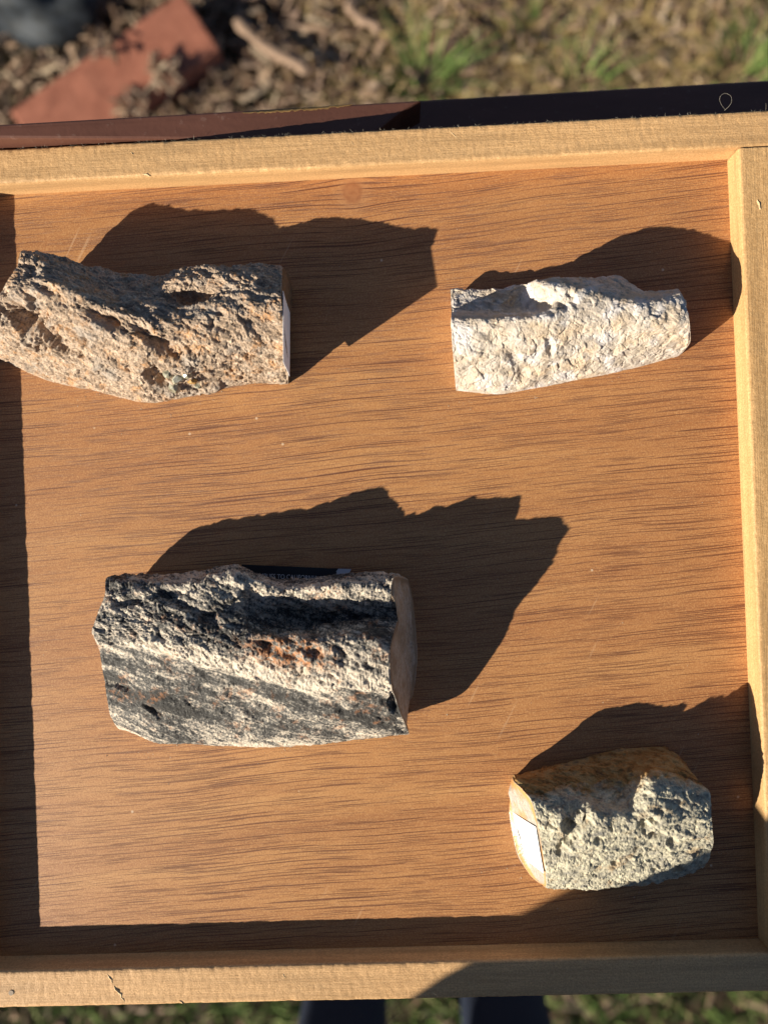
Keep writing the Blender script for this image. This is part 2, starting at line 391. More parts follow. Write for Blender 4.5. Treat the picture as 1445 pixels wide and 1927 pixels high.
    for e_ in bm.edges:
        if len(e_.link_faces) == 2 and e_.link_faces[0].material_index != e_.link_faces[1].material_index: e_.smooth = False
    bm.to_mesh(me); bm.free()
    for nme, arr in (('along', A), ('around', B), ('zone', Cc)):
        at_ = me.attributes.new(nme, 'FLOAT', 'POINT'); at_.data.foreach_set('value', np.concatenate(arr).astype(np.float32))
    # crease between skin and cut faces
    mi = np.empty(len(me.polygons), np.int32); me.polygons.foreach_get('material_index', mi)
    return me, org
def worley(P, s=0):
    """jittered cells: vector from the nearest cell point, its hash, and the gap to the second nearest"""
    I = np.floor(P).astype(np.int64); n_ = len(P); b1 = np.full(n_, 1e9); b2 = np.full(n_, 1e9); bv = np.zeros((n_, 3)); bh = np.zeros(n_, np.int64)
    for a in (-1, 0, 1):
        for b in (-1, 0, 1):
            for c in (-1, 0, 1):
                J = I+np.array([a, b, c]); h = h3(J[:,0], J[:,1], J[:,2], s)
                q = P-(J+np.stack([(h & 1023)/1023, ((h >> 10) & 1023)/1023, ((h >> 20) & 1023)/1023], 1))
                d = (q*q).sum(1); m = d < b1
                b2 = np.where(m, b1, np.minimum(b2, d)); bv[m] = q[m]; bh = np.where(m, h, bh); b1 = np.where(m, d, b1)
    return bv, bh, np.sqrt(b2)-np.sqrt(b1)
def facets(P, s, slope, step, crack):
    v, h, g = worley(P, s); n1 = h3(h, h*0+1, h*0+2, s+1)
    nv = np.stack([(n1 & 1023)/511.5-1, ((n1 >> 10) & 1023)/511.5-1, ((n1 >> 20) & 1023)/511.5-1], 1)
    return slope*(v*nv).sum(1)+step*((h & 255)/127.5-1)-crack*np.clip(1-g/0.12, 0, 1)
def aniso(P, ang, sx, sy, sz):
    ca, sa = math.cos(ang), math.sin(ang)
    return np.stack([(P[:,0]*ca+P[:,1]*sa)*sx, (-P[:,0]*sa+P[:,1]*ca)*sy, P[:,2]*sz], 1)
def rocky(base_amp, grain_amp, ang, stretch, seed, pit_amp=0.0022):
    def f(P, nr, U, Vv):
        big = fbm(aniso(P, ang, 45/stretch**0.5, 45*stretch**0.5, 60), seed, 4)
        rg = ridged(aniso(P, ang, 150/stretch, 170, 170), seed+50, 3)
        gr = fbm(P*900, seed+90, 3, 0.6); md = noise(P*380, seed+120)
        pit = np.clip(noise(aniso(P, ang, 230/stretch**0.7, 250, 250), seed+200)-0.22, 0, 1)**0.8
        pit2 = np.clip(noise(P*420, seed+230)-0.2, 0, 1)
        Pw_ = P+0.0022*np.stack([noise(P*130, seed+i) for i in (301, 302, 303)], 1)
        fa = facets(aniso(Pw_, ang, 125/stretch**0.8, 135, 135), seed+400, 0.6, 0.35, 0.25)
        fb = facets(aniso(Pw_, ang, 330/stretch**0.6, 360, 360), seed+410, 0.55, 0.5, 0.5)
        d = base_amp*(0.7*big+0.45*(rg-0.3)+0.75*fa+0.42*fb)+grain_amp*(gr*0.9+md*0.6)-pit_amp*(0.7*pit+0.3*pit2)
        return d, rg
    return f

def mat_rock1():
    k = Mat('tan petrified wood bark', 0.85, 0.25)
    g = k.rotmap(0.35, (120, 420, 260))
    n1 = k.noise(g, 1, 5, 0.65); n2 = k.noise(k.co, 900, 4, 0.7); n3 = k.noise(k.co, 75, 4, 0.6); n4 = k.noise(k.map((1,1,1), loc=(2,5,1)), 130, 3, 0.6)
    col = k.ramp(n1, [(0.28, (0.12, 0.085, 0.06)), (0.42, (0.335, 0.232, 0.155)), (0.58, (0.485, 0.35, 0.245)), (0.75, (0.61, 0.48, 0.36))])
    col = k.mix(k.ramp(n2, [(0.35, 0.75), (0.5, 0.0)]), col, (0.11, 0.09, 0.075))
    col = k.mix(k.ramp(n2, [(0.55, 0.0), (0.7, 0.7)]), col, (0.66, 0.57, 0.44))
    col = k.mix(k.math('MULTIPLY', k.ramp(n4, [(0.53, 0), (0.64, 0.8)]), k.ramp(n2, [(0.4, 1), (0.6, 0.2)])), col, (0.50, 0.25, 0.10))
    col = k.mix(k.ramp(n3, [(0.52, 0), (0.66, 0.6)]), col, (0.32, 0.28, 0.24))
    k.bump(k.math('ADD', n2, k.math('MULTIPLY', n1, 0.8)), 0.0007, 0.9)
    return k.done(col)
def mat_rock2():
    k = Mat('chalky white petrified wood', 0.9, 0.2)
    n1 = k.noise(k.map((1, 1, 1)), 160, 5, 0.65); n2 = k.noise(k.co, 1000, 4, 0.7); n3 = k.noise(k.map((1,1,1), loc=(4,1,2)), 70, 4, 0.6); n4 = k.noise(k.map((1,1,1), loc=(9,3,2)), 95, 3)
    col = k.ramp(n1, [(0.3, (0.34, 0.28, 0.215)), (0.48, (0.49, 0.41, 0.33)), (0.65, (0.61, 0.535, 0.455))])
    col = k.mix(k.ramp(n3, [(0.48, 0), (0.66, 0.75)]), col, (0.58, 0.43, 0.28))
    col = k.mix(k.ramp(n4, [(0.52, 0), (0.66, 0.8)]), col, (0.66, 0.61, 0.58))
    col = k.mix(k.ramp(n2, [(0.34, 0.5), (0.46, 0.0)]), col, (0.34, 0.28, 0.23))
    k.bump(k.math('ADD', n2, k.math('MULTIPLY', n1, 0.8)), 0.0006, 0.9)
    return k.done(col)
def mat_rock3():
    k = Mat('black and cream banded stone', 0.75, 0.35)
    zone = k.attr('zone'); v = k.attr('around')
    g = k.rotmap(0.42, (70, 330, 240)); n1 = k.noise(g, 1, 6, 0.72, 0.3)
    n2 = k.noise(k.co, 850, 4, 0.72); n3 = k.noise(k.map((1,1,1), loc=(1,4,2)), 85, 4, 0.6); n5 = k.noise(k.co, 330, 4, 0.7)
    band = k.noise(k.rotmap(0.42, (10, 75, 50)), 1, 3, 0.55)
    lev = k.math('ADD', k.math('MULTIPLY_ADD', n1, 1.1, -0.545), k.math('MULTIPLY_ADD', n2, 0.95, -0.475))
    lev = k.math('ADD', lev, k.math('MULTIPLY_ADD', n5, 0.6, -0.30))
    lev = k.math('ADD', lev, k.math('MULTIPLY_ADD', band, 0.9, 0.06))
    lev = k.math('SUBTRACT', lev, k.math('MULTIPLY', zone, 0.13))
    col = k.ramp(lev, [(0.28, (0.036, 0.032, 0.028)), (0.42, (0.098, 0.090, 0.080)), (0.50, (0.22, 0.195, 0.165)), (0.58, (0.46, 0.385, 0.30)), (0.74, (0.66, 0.56, 0.44))])
    org = k.math('MULTIPLY', k.ramp(n3, [(0.53, 0), (0.64, 0.85)]), k.ramp(n5, [(0.47, 0), (0.57, 1)]))
    u = k.attr('along')
    patch = k.math('MULTIPLY', k.ramp(u, [(0.38, 0), (0.56, 1), (0.68, 1), (0.82, 0)]), k.ramp(v, [(0.335, 0), (0.375, 1), (0.41, 1), (0.44, 0)]))
    org = k.math('MAXIMUM', k.math('MULTIPLY', org, 0.55), k.math('MULTIPLY', patch, k.ramp(n5, [(0.46, 0), (0.56, 0.95)])))
    col = k.mix(org, col, (0.42, 0.17, 0.06))
    k.bump(k.math('ADD', n2, k.math('MULTIPLY', n1, 0.8)), 0.0008, 0.9)
    return k.done(col, 0.72)
def mat_rock4():
    k = Mat('cream and slate pitted stone', 0.85, 0.25)
    v = k.attr('around')
    n1 = k.noise(k.rotmap(-0.2, (140, 260, 200)), 1, 5, 0.65); n2 = k.noise(k.co, 850, 4, 0.7); n3 = k.noise(k.map((1,1,1), loc=(6,2,3)), 110, 4, 0.6)
    n4 = k.noise(k.rotmap(0.35, (60, 300, 200)), 1, 5, 0.65)
    col = k.ramp(n1, [(0.3, (0.21, 0.195, 0.17)), (0.43, (0.38, 0.34, 0.255)), (0.56, (0.52, 0.465, 0.335)), (0.7, (0.60, 0.54, 0.39))])
    col = k.mix(k.ramp(n2, [(0.34, 0.75), (0.46, 0.0)]), col, (0.13, 0.13, 0.14))
    col = k.mix(k.ramp(n2, [(0.55, 0.0), (0.7, 0.6)]), col, (0.68, 0.63, 0.48))
    col = k.mix(k.ramp(n3, [(0.56, 0), (0.68, 0.6)]), col, (0.36, 0.22, 0.10))
    brown = k.ramp(n4, [(0.3, (0.09, 0.05, 0.025)), (0.45, (0.34, 0.17, 0.05)), (0.58, (0.42, 0.27, 0.11)), (0.72, (0.14, 0.10, 0.07))])
    edge = k.math('ADD', v, k.math('ADD', k.math('MULTIPLY_ADD', n1, 0.12, -0.06), k.math('MULTIPLY_ADD', n3, 0.16, -0.08)))
    col = k.mix(k.ramp(edge, [(0.215, 1.0), (0.275, 0.0)]), col, brown)
    k.bump(k.math('ADD', n2, k.math('MULTIPLY', n1, 0.8)), 0.0008, 0.9)
    return k.done(col)
def mat_cut(name, core, rimc, streak, rough=0.35, ang=1.45):
    """sawn face: a core with a coloured rind; 'around' is 1 at the rind and 0 in the middle"""
    k = Mat(name, rough, 0.5)
    v = k.attr('around'); n1 = k.noise(k.map((60, 60, 60)), 1, 5, 0.6); n2 = k.noise(k.map((160, 160, 700)), 1, 4, 0.6)
    col = k.mix(k.ramp(n2, [(0.42, 0), (0.62, 0.7)]), core, streak)
    col = k.mix(k.ramp(n1, [(0.5, 0), (0.62, 0.75)]), col, rimc)
    n3 = k.noise(k.co, 700, 4, 0.7); col = k.mix(k.ramp(n3, [(0.36, 0.55), (0.5, 0.0)]), col, tuple(np.array(core)*0.4)); k.bump(k.math('ADD', n3, k.math('MULTIPLY', n2, 2.0)), 0.0003, 0.7)
    e = k.math('ADD', v, k.math('MULTIPLY_ADD', n1, 0.25, -0.125))
    col = k.mix(k.ramp(e, [(0.86, 0), (0.93, 0.9)]), col, rimc)
    return k.done(col)
M_r1, M_r2, M_r3, M_r4 = mat_rock1(), mat_rock2(), mat_rock3(), mat_rock4()
M_c1 = mat_cut('brown sawn face', (0.22, 0.13, 0.07), (0.16, 0.09, 0.045), (0.30, 0.19, 0.10))
M_c2 = mat_cut('pale sawn face', (0.50, 0.42, 0.33), (0.62, 0.55, 0.46), (0.40, 0.32, 0.24), 0.6)
M_c3 = mat_cut('beige sawn face', (0.36, 0.25, 0.155), (0.22, 0.135, 0.07), (0.50, 0.42, 0.34), 0.6)
M_c4 = mat_cut('grey agate face with an orange rind', (0.36, 0.33, 0.29), (0.52, 0.26, 0.08), (0.50, 0.44, 0.36), 0.25)

ST1 = [[(100,548,0),(45,477,23),(32,502,31),(5,545,34),(-15,590,33),(-18,640,20),(0,675,0)],
       [(150,555,0),(105,487,20),(100,510,32),(92,534,41),(85,592,37),(85,660,22),(90,716,0)],
       [(205,540,0),(200,508,12),(198,540,23),(193,572,40),(190,620,38),(185,690,20),(180,735,0)],
       [(280,550,0),(280,520,14),(280,545,26),(280,585,37),(275,640,38),(275,705,20),(275,758,0)],
       [(360,540,0),(360,508,20),(360,524,31),(360,560,27),(360,598,38),(360,680,26),(360,746,0)],
       [(450,530,0),(450,499,20),(450,517,30),(450,548,32),(450,590,38),(450,660,28),(455,724,0)],
       [(550,540,0),(533,505,16),(531,524,26),(530,555,36),(530,576,38),(541,664,25),(543,722,0)]]
F1 = [(45,605,36,0.016,0.0095,-0.35,0.011),(360,562,31,0.0125,0.004,-0.05,0.005),(200,602,39,0.011,0.0030,-0.5,0.005),(270,628,38,0.014,0.0034,-0.55,0.0045),
      (310,655,36,0.011,0.0034,-0.5,0.004),(296,712,18,0.0045,0.0085,0.25,0.0065),(120,655,26,0.012,0.002,-0.5,0.003),(340,700,22,0.007,0.005,0,-0.0022),(400,735,3,0.006,0.003,0.1,-0.0025),
      (398,608,37,0.0016,0.0045,0,0.0018),(160,640,30,0.007,0.0018,-0.5,0.0028),(240,572,37,0.012,0.004,-0.45,0.003),(415,590,37,0.003,0.002,0,0.002),(500,560,36,0.006,0.002,0,0.002),
      (90,545,38,0.009,0.0022,-0.5,0.0025),(60,515,34,0.004,0.003,0,0.003)]
ST2 = [[(860,562,0),(848,545,9),(848,560,11),(849,586,14),(849,600,28),(852,665,22),(858,735,0)],
       [(935,560,0),(930,546,9),(930,562,10),(930,588,13),(930,602,29),(930,670,22),(935,742,0)],
       [(985,560,0),(985,538,10),(985,556,11),(985,588,14),(985,602,32),(985,670,21),(985,734,0)],
       [(1018,560,0),(1016,527,24),(1018,538,30),(1026,572,27),(1028,600,33),(1028,668,20),(1028,727,0)],
       [(1085,560,0),(1085,524,16),(1085,542,31),(1085,568,33),(1085,600,31),(1085,662,19),(1085,715,0)],
       [(1155,560,0),(1160,520,8),(1152,552,29),(1150,574,32),(1150,605,30),(1150,655,18),(1150,702,0)],
       [(1210,575,0),(1210,549,12),(1210,566,29),(1210,582,31),(1210,610,29),(1210,650,17),(1210,688,0)],
       [(1268,572,0),(1275,545,19),(1283,557,27),(1292,585,28),(1297,612,26),(1297,645,14),(1275,670,0)]]
F2 = [(1012,578,26,0.006,0.0035,0.1,0.004),(965,672,21,0.005,0.003,-0.6,0.0018),(1035,655,22,0.002,0.0045,0.2,0.0016),(1060,575,32,0.003,0.0035,0.3,0.002),(1075,560,32,0.002,0.004,0.3,0.0016),(985,700,12,0.003,0.002,0,0.001),(900,640,26,0.004,0.003,0,-0.001),(1250,600,28,0.006,0.004,0,0.001)]
ST3 = [[(262,1094,0),(203,1086,19),(198,1120,26),(181,1165,30),(175,1190,29),(188,1225,26),(207,1340,14),(228,1372,0)],
       [(315,1092,0),(292,1090,25),(290,1114,30),(290,1160,34),(290,1185,36),(290,1224,34),(292,1392,14),(295,1378,0)],
       [(350,1085,0),(350,1095,28),(350,1112,33),(350,1160,38),(350,1198,39),(350,1243,35),(350,1393,13),(350,1380,0)],
       [(440,1069,0),(440,1076,30),(440,1094,35),(440,1150,36),(440,1203,40),(440,1260,35),(440,1397,13),(440,1385,0)],
       [(480,1086,0),(480,1090,30),(480,1110,32),(480,1165,28),(480,1202,41),(480,1274,35),(480,1399,13),(480,1387,0)],
       [(540,1097,0),(540,1105,28),(540,1121,29),(540,1172,21),(540,1203,42),(540,1284,36),(540,1400,13),(540,1388,0)],
       [(615,1092,0),(615,1100,30),(615,1114,32),(615,1168,19),(615,1204,44),(615,1297,38),(620,1394,14),(620,1383,0)],
       [(690,1082,0),(690,1090,31),(690,1116,34),(690,1160,21),(690,1205,46),(690,1300,39),(695,1386,18),(695,1376,0)],
       [(768,1092,0),(742,1085,31),(735,1116,34),(750,1156,24),(734,1222,45),(738,1300,38),(770,1381,15),(752,1335,0)]]
B3 = [None]*8+[[(776,1310,0),(785,1235,0),(778,1140,0)]]
F3 = [(560,1165,24,0.014,0.006,-0.1,0.003),(470,1150,34,0.007,0.008,0.4,0.004),(425,1145,36,0.006,0.004,0.2,0.003),(250,1130,30,0.011,0.003,0.2,0.0035),(330,1112,33,0.011,0.0028,0.1,0.003),(345,1138,36,0.010,0.003,-0.4,0.0032),(390,1165,38,0.009,0.003,-0.5,0.003),
      (748,1325,36,0.0045,0.008,0,0.0055),(470,1350,18,0.0018,0.0018,0,0.0016),(285,1335,20,0.008,0.0018,-0.7,0.0025),(560,1240,40,0.022,0.0025,-0.45,0.0018),(225,1290,20,0.008,0.002,-0.3,0.0025),(500,1215,42,0.004,0.003,0,0.002),(590,1225,43,0.005,0.003,0,0.002),(650,1240,43,0.004,0.004,0,0.002)]
ST4 = [[(963,1467,0),(968,1474,22),(985,1488,28),(1000,1508,32),(1013,1560,33),(1022,1615,26),(1028,1668,14),(1020,1664,0)],
       [(1085,1431,0),(1085,1442,7),(1085,1466,16),(1090,1500,25),(1095,1532,38),(1095,1605,30),(1095,1668,14),(1095,1655,0)],
       [(1160,1414,0),(1162,1424,6),(1165,1450,15),(1168,1500,24),(1170,1540,35),(1170,1610,28),(1170,1664,12),(1170,1650,0)],
       [(1222,1408,0),(1225,1418,6),(1225,1446,22),(1222,1472,33),(1220,1545,36),(1220,1605,25),(1220,1658,11),(1220,1648,0)],
       [(1252,1408,0),(1257,1418,7),(1257,1446,22),(1252,1474,32),(1250,1545,35),(1250,1605,24),(1250,1654,10),(1250,1643,0)],
       [(1285,1434,0),(1298,1452,12),(1318,1474,22),(1335,1493,27),(1338,1545,29),(1341,1590,20),(1325,1630,8),(1305,1630,0)]]
B4 = [[(998,1648,0),(972,1605,0),(958,1530,0)]]+[None]*5
F4 = [(1085,1545,36,0.0065,0.012,-0.25,0.009),(1212,1552,34,0.005,0.0045,0,0.0045),(1055,1600,30,0.004,0.004,0,0.003),(1125,1580,33,0.002,0.002,0,0.002),(1260,1580,26,0.003,0.003,0,0.002),(1160,1620,24,0.003,0.002,0,0.0018),(1235,1570,31,0.004,0.002,0,0.0025)]
def band3(P, nr, U, Vv):
    d, rg = rocky(0.0019, 0.00046, -0.42, 2.2, 23, 0.0018)(P, nr, U, Vv)
    d2, _ = rocky(0.0007, 0.00028, -0.30, 3.5, 24, 0.0004)(P, nr, U, Vv)
    w = 0.035*noise(aniso(P, -0.35, 30, 90, 60), 4)+0.02*noise(P*170, 5)
    f = np.clip((Vv+w*0.6-0.44)/0.03, 0, 1)                       # the front face below the ledge is smoother
    d = d*(1-f)+d2*f-0.0016*np.exp(-((Vv+w-0.475)/0.02)**2)*np.clip((U-0.15)*4, 0, 1)
    zone = 1.1*np.exp(-((Vv+0.7*w-0.505)/0.04)**2)-1.9*np.exp(-((Vv+0.6*w-0.435)/0.018)**2)*np.clip(U*5, 0.2, 1)+0.6*np.exp(-((Vv+w-0.30)/0.07)**2)-0.6*np.exp(-((Vv+w-0.60)/0.03)**2)
    return d, zone
def rock(name, label, st, bt, disp, ft, mats, cat='rock', **kw):
    me, org = build_rock(name, st, bt or [None]*len(st), disp, ft, **kw)
    o = obj(name, me, mats, label=label, cat=cat, loc=org, group='four petrified wood rocks in the tray')
    return o, org
rk1, o1 = rock('tan_rock', 'tan grooved rock in the tray corner, white numbered paper on its end', ST1, None, rocky(0.0017, 0.00042, -0.38, 2.2, 3, 0.0019), F1, [M_r1, M_r1, M_c1], cap_noise=(0.0012, 0.0003))
rk2, o2 = rock('white_rock', 'chalky white rock with a dark scooped notch, beside the right rim', ST2, None, rocky(0.0011, 0.00014, 0.1, 1.2, 13, 0.0004), F2, [M_r2, M_c2, M_r2], cap_noise=(0.0002, 0.0012))
rk3, o3 = rock('banded_rock', 'large black and cream banded rock lying over a black sticker', ST3, B3, band3, F3, [M_r3, M_r3, M_c3], M=460, N=460, cap_noise=(0.0012, 0.0004))
rk4, o4 = rock('pitted_rock', 'short pitted cream rock with orange-rimmed grey face and white paper', ST4, B4, rocky(0.0014, 0.00032, -0.1, 1.5, 33, 0.0018), F4, [M_r4, M_c4, M_r4], M=380, N=340, cap_noise=(0.0001, 0.0012))
k = Mat('greenish quartz', 0.25, 0.6)
q1 = k.noise(k.co, 300, 4, 0.6); M_quartz = k.done(k.ramp(q1, [(0.35, (0.10, 0.09, 0.06)), (0.5, (0.30, 0.28, 0.20)), (0.65, (0.52, 0.50, 0.42))]))
M_gold = Mat('ochre crystal', 0.35, 0.5).done((0.36, 0.21, 0.07))
def crystal(px, py, z, r, mat, parent, org, seed):
    bm = bmesh.new(); bmesh.ops.create_icosphere(bm, subdivisions=2, radius=r); q = random.Random(seed)
    ax = [Vector((q.uniform(-1,1), q.uniform(-1,1), q.uniform(-1,1))).normalized() for _ in range(7)]
    for v in bm.verts:                          # cleave with random planes
        for a in ax:
            dd = v.co.dot(a)-r*0.62
            if dd > 0: v.co -= a*dd
    c = at(px, py, z/1000)-org; bmesh.ops.translate(bm, verts=bm.verts, vec=Vector(c)); me = bpy.data.meshes.new('crystal'); bm.to_mesh(me); bm.free()
    part('crystal', me, mat, parent)
for i, (x, y, z, r, m) in enumerate([(x_, y_, z_-2.2, r_, m_) for x_, y_, z_, r_, m_ in [(318,700,24,0.0034,0),(335,712,21,0.0036,0),(327,690,26,0.0026,0),(352,702,22,0.003,0),(346,690,25,0.0022,1),(362,716,16,0.0028,1),(330,730,14,0.0034,0),(372,724,10,0.0026,0)]]):
    crystal(x, y, z, r, M_gold if m else M_quartz, rk1, o1, i)

# paper labels and pen marks on the sawn ends
M_paper = Mat('white paper', 0.7, 0.3).done((0.80, 0.80, 0.80))
M_ink = Mat('black ink', 0.6, 0.3).done((0.02, 0.02, 0.025))
M_pencil = Mat('grey pencil', 0.6, 0.3).done((0.30, 0.30, 0.33))
def sheet(name, corners, mat, parent, org, thick=0.0002, n=8, off=0.0):
    a, b, c, d = [np.array(q) for q in corners]; nn = np.cross(b-a, d-a); nn /= np.linalg.norm(nn)
    V = []; Fc = []
    for lay in (0, 1):
        for j in range(n+1):
            for i in range(n+1):
                s, t = i/n, j/n; p = (a*(1-s)+b*s)*(1-t)+(d*(1-s)+c*s)*t
                V.append(p+nn*(off+thick*lay+0.0002*math.sin(3*s+2*t))-org)
    m = (n+1)**2
    for j in range(n):
        for i in range(n):
            q = j*(n+1)+i; Fc += [(m+q, m+q+1, m+q+n+2, m+q+n+1), (q, q+n+1, q+n+2, q+1)]
    for i in range(n):
        for (u, v) in ((i, i+1), ((n+1)*n+i+1, (n+1)*n+i), ((i+1)*(n+1), i*(n+1)), (i*(n+1)+n, (i+1)*(n+1)+n)): Fc.append((u, v, m+v, m+u))
    return part(name, mesh_from(name, V, Fc, False), mat, parent), (a, b, c, d, nn)
def stroke(pts, frame, r, mat, parent, org, off):
    a, b, c, d, nn = frame; P = [(a*(1-s)+b*s)*(1-t)+(d*(1-s)+c*s)*t+nn*off-org for s, t in pts]
    V = []; Fc = []
    for i in range(len(P)-1):
        u = P[i+1]-P[i]; w = np.cross(nn, u); w /= np.linalg.norm(w)+1e-12; k0 = len(V)
        e = u/np.linalg.norm(u)*r*0.5
        V += [P[i]-w*r-e, P[i]+w*r-e, P[i+1]+w*r+e, P[i+1]-w*r+e]; Fc.append((k0, k0+1, k0+2, k0+3))
    part('pen_mark', mesh_from('pen_mark', V, Fc, False), mat, parent)
def end_plane(st):
    P = np.array([at(x, y, z/1000) for x, y, z in st]); c = P.mean(0); nn = np.linalg.svd(P-c)[2][2]
    return c, nn
def on_plane(pl_, px, py, off):
    c, nn = pl_; a0 = at(px, py, 0.0); a1 = at(px, py, 0.05); d = a1-a0; nn = nn*(1 if nn @ (CAM-c) > 0 else -1); cc = c+nn*off
    return a0+d*((cc-a0) @ nn)/(d @ nn)
PL1, PL4 = end_plane(ST1[-1]), end_plane(ST4[0]+B4[0])
# tan rock: the label stands on its right end
lab, fr = sheet('paper_label', [on_plane(PL1, *q_, 0.0009) for q_ in ((533.5,548),(546.0,588),(544.5,708),(534.5,682))], M_paper, rk1, o1)
stroke([(0.30,0.14),(0.50,0.17),(0.62,0.22)], fr, 0.0007, M_ink, lab, o1, 0.0007)
stroke([(0.30,0.19),(0.55,0.21)], fr, 0.0006, M_ink, lab, o1, 0.0007)
stroke([(0.33,0.33),(0.48,0.31),(0.56,0.36),(0.46,0.40),(0.34,0.38),(0.33,0.33)], fr, 0.0005, M_ink, lab, o1, 0.0007)
stroke([(0.40,0.42),(0.62,0.44)], fr, 0.0006, M_ink, lab, o1, 0.0007)
# pitted rock: the label on its left end
lab, fr = sheet('paper_label', [on_plane(PL4, *q_, 0.0005) for q_ in ((1008,1556),(959,1524),(976,1608),(1024,1643))], M_paper, rk4, o4)
stroke([(0.55,0.30),(0.50,0.55),(0.40,0.66),(0.36,0.80)], fr, 0.00032, M_pencil, lab, o4, 0.0007)
stroke([(0.78,0.35),(0.74,0.50),(0.74,0.62)], fr, 0.00032, M_pencil, lab, o4, 0.0007)

# ------------------------------------------------------------------ sticker under the banded rock
k = Mat('black printed sticker', 0.45, 0.4); M_black = k.done((0.012, 0.012, 0.014))
M_torn = Mat('torn sticker backing', 0.8, 0.2).done((0.52, 0.52, 0.56))
M_print = Mat('white print', 0.6, 0.3).done((0.55, 0.55, 0.56))
sp = at(550, 1080, 0)
st_root = obj('compliance_sticker', None, label='black printed sticker on the tray floor, half under the banded rock', cat='sticker', loc=(sp[0], sp[1], 0.0002))
def flat(name, pts, z, mat, t=0.00012):
    V = [np.array(at(x, y, 0))-[sp[0], sp[1], 0]+[0, 0, z] for x, y in pts]; n = len(V)
    V = V+[v-[0, 0, t] for v in V]; Fc = [tuple(range(n-1, -1, -1)), tuple(range(n, 2*n))]+[(i, (i+1) % n, n+(i+1) % n, n+i) for i in range(n)]
    me = mesh_from(name, V, Fc, False); bm = bmesh.new(); bm.from_mesh(me); bmesh.ops.recalc_face_normals(bm, faces=bm.faces[:]); bm.to_mesh(me); bm.free()
    return part(name, me, mat, st_root)
tear = [(637,1070),(633,1075),(634,1079),(628,1083),(629,1088),(624,1094),(625,1130)]
flat('printed_face', [(455,1062),(500,1064)]+tear+[(455,1122)], 0.0002, M_black)
flat('torn_end', [(637,1070),(661,1071),(656,1082),(650,1095),(650,1130),(625,1130),(624,1094),(629,1088),(628,1083),(634,1079),(633,1075)], 0.00019, M_torn)
tc = bpy.data.curves.new('printed_text', 'FONT'); tc.body = 'COMPLIES TO CALIFORNIA ATCM'; tc.align_x = 'RIGHT'; tc.size = 0.0034
to = bpy.data.objects.new('printed_text', tc); C.objects.link(to)
bpy.context.view_layer.update()
tm = bpy.data.meshes.new_from_object(to.evaluated_get(bpy.context.evaluated_depsgraph_get())); bpy.data.objects.remove(to)
e = at(629, 1093, 0); b0 = at(490, 1087.5, 0); ang = math.atan2(e[1]-b0[1], e[0]-b0[0])
co = np.array([v.co[:] for v in tm.vertices]); wtxt = co[:,0].max()-co[:,0].min()
want = np.linalg.norm(e-b0)*27/24.2; sx = want/wtxt; sy = 0.0024/(co[:,1].max()-co[:,1].min())
for v in tm.vertices:
    x, y = v.co.x*sx, v.co.y*sy; v.co = Vector((e[0]-sp[0]+x*math.cos(ang)-y*math.sin(ang), e[1]-sp[1]+x*math.sin(ang)+y*math.cos(ang), 0.00030))
tm.name = 'printed_text'; part('printed_text', tm, M_print, st_root)

# ------------------------------------------------------------------ crumbs and dust on the tray floor
k = Mat('pale grit', 0.9, 0.2); M_grit = k.done((0.52, 0.42, 0.31))
cr = random.Random(77); V = []; Q = []
spots = [(x_, y_, 16) for x_, y_ in ((300,770),(420,750),(150,745),(560,700),(870,760),(1000,745),(1180,705),(300,1410),(520,1412),(720,1400),(800,1345),(1060,1685),(1200,1675),(950,1640),(1350,1600))]
pts_ = [(cr.gauss(x_, 26), cr.gauss(y_+4, 9)) for x_, y_, n_ in spots for _ in range(n_)]+[(cr.uniform(70, 1390), cr.uniform(400, 1760)) for _ in range(150)]
for x_, y_ in pts_:
    c_ = at(x_, y_, 0.0); r_ = 0.00010+0.00028*cr.random()**3; k0 = len(V)
    for dx_, dy_, dz_ in ((1,0,0),(0,1,0),(-1,0,0),(0,-1,0),(0,0,1)): V.append(c_+np.array([dx_, dy_, dz_])*r_*cr.uniform(0.6, 1.4))
    Q += [(k0, k0+1, k0+4), (k0+1, k0+2, k0+4), (k0+2, k0+3, k0+4), (k0+3, k0, k0+4)]
obj('rock_crumbs', mesh_from('rock_crumbs', V, Q, False), M_grit, kind='stuff', label='pale grit scattered over the tray floor round the rocks', cat='grit')

# ------------------------------------------------------------------ lint on the back rim
M_lint = Mat('pale fibre', 0.6, 0.3).done((0.33, 0.29, 0.23))
def fibre(label, pts, r):
    cu = bpy.data.curves.new('fibre', 'CURVE'); cu.dimensions = '3D'; cu.bevel_depth = r; cu.bevel_resolution = 1; cu.use_fill_caps = True
    s = cu.splines.new('NURBS'); s.points.add(len(pts)-1); s.use_endpoint_u = True; s.order_u = 3
    for p_, q in zip(s.points, pts): p_.co = (*q, 1)
    tmp = bpy.data.objects.new('fibre', cu); C.objects.link(tmp); bpy.context.view_layer.update()
    me = bpy.data.meshes.new_from_object(tmp.evaluated_get(bpy.context.evaluated_depsgraph_get())); bpy.data.objects.remove(tmp)
    return obj('fibre', me, M_lint, label=label, cat='fibre')
fibre('thin looped hair curling up from the back rim of the tray', [at(1364,207,H), at(1355,196,H+0.002), at(1352,183,H+0.004), at(1362,174,H+0.005), at(1374,179,H+0.005), at(1377,189,H+0.004), at(1372,200,H+0.002), at(1362,208,H)], 0.000045)
fibre('short straight hair standing on the back rim near the corner', [at(1440,208,H), at(1441,201,H+0.002), at(1440,194,H+0.004)], 0.000045)
fz = random.Random(5); V = []; Fc = []
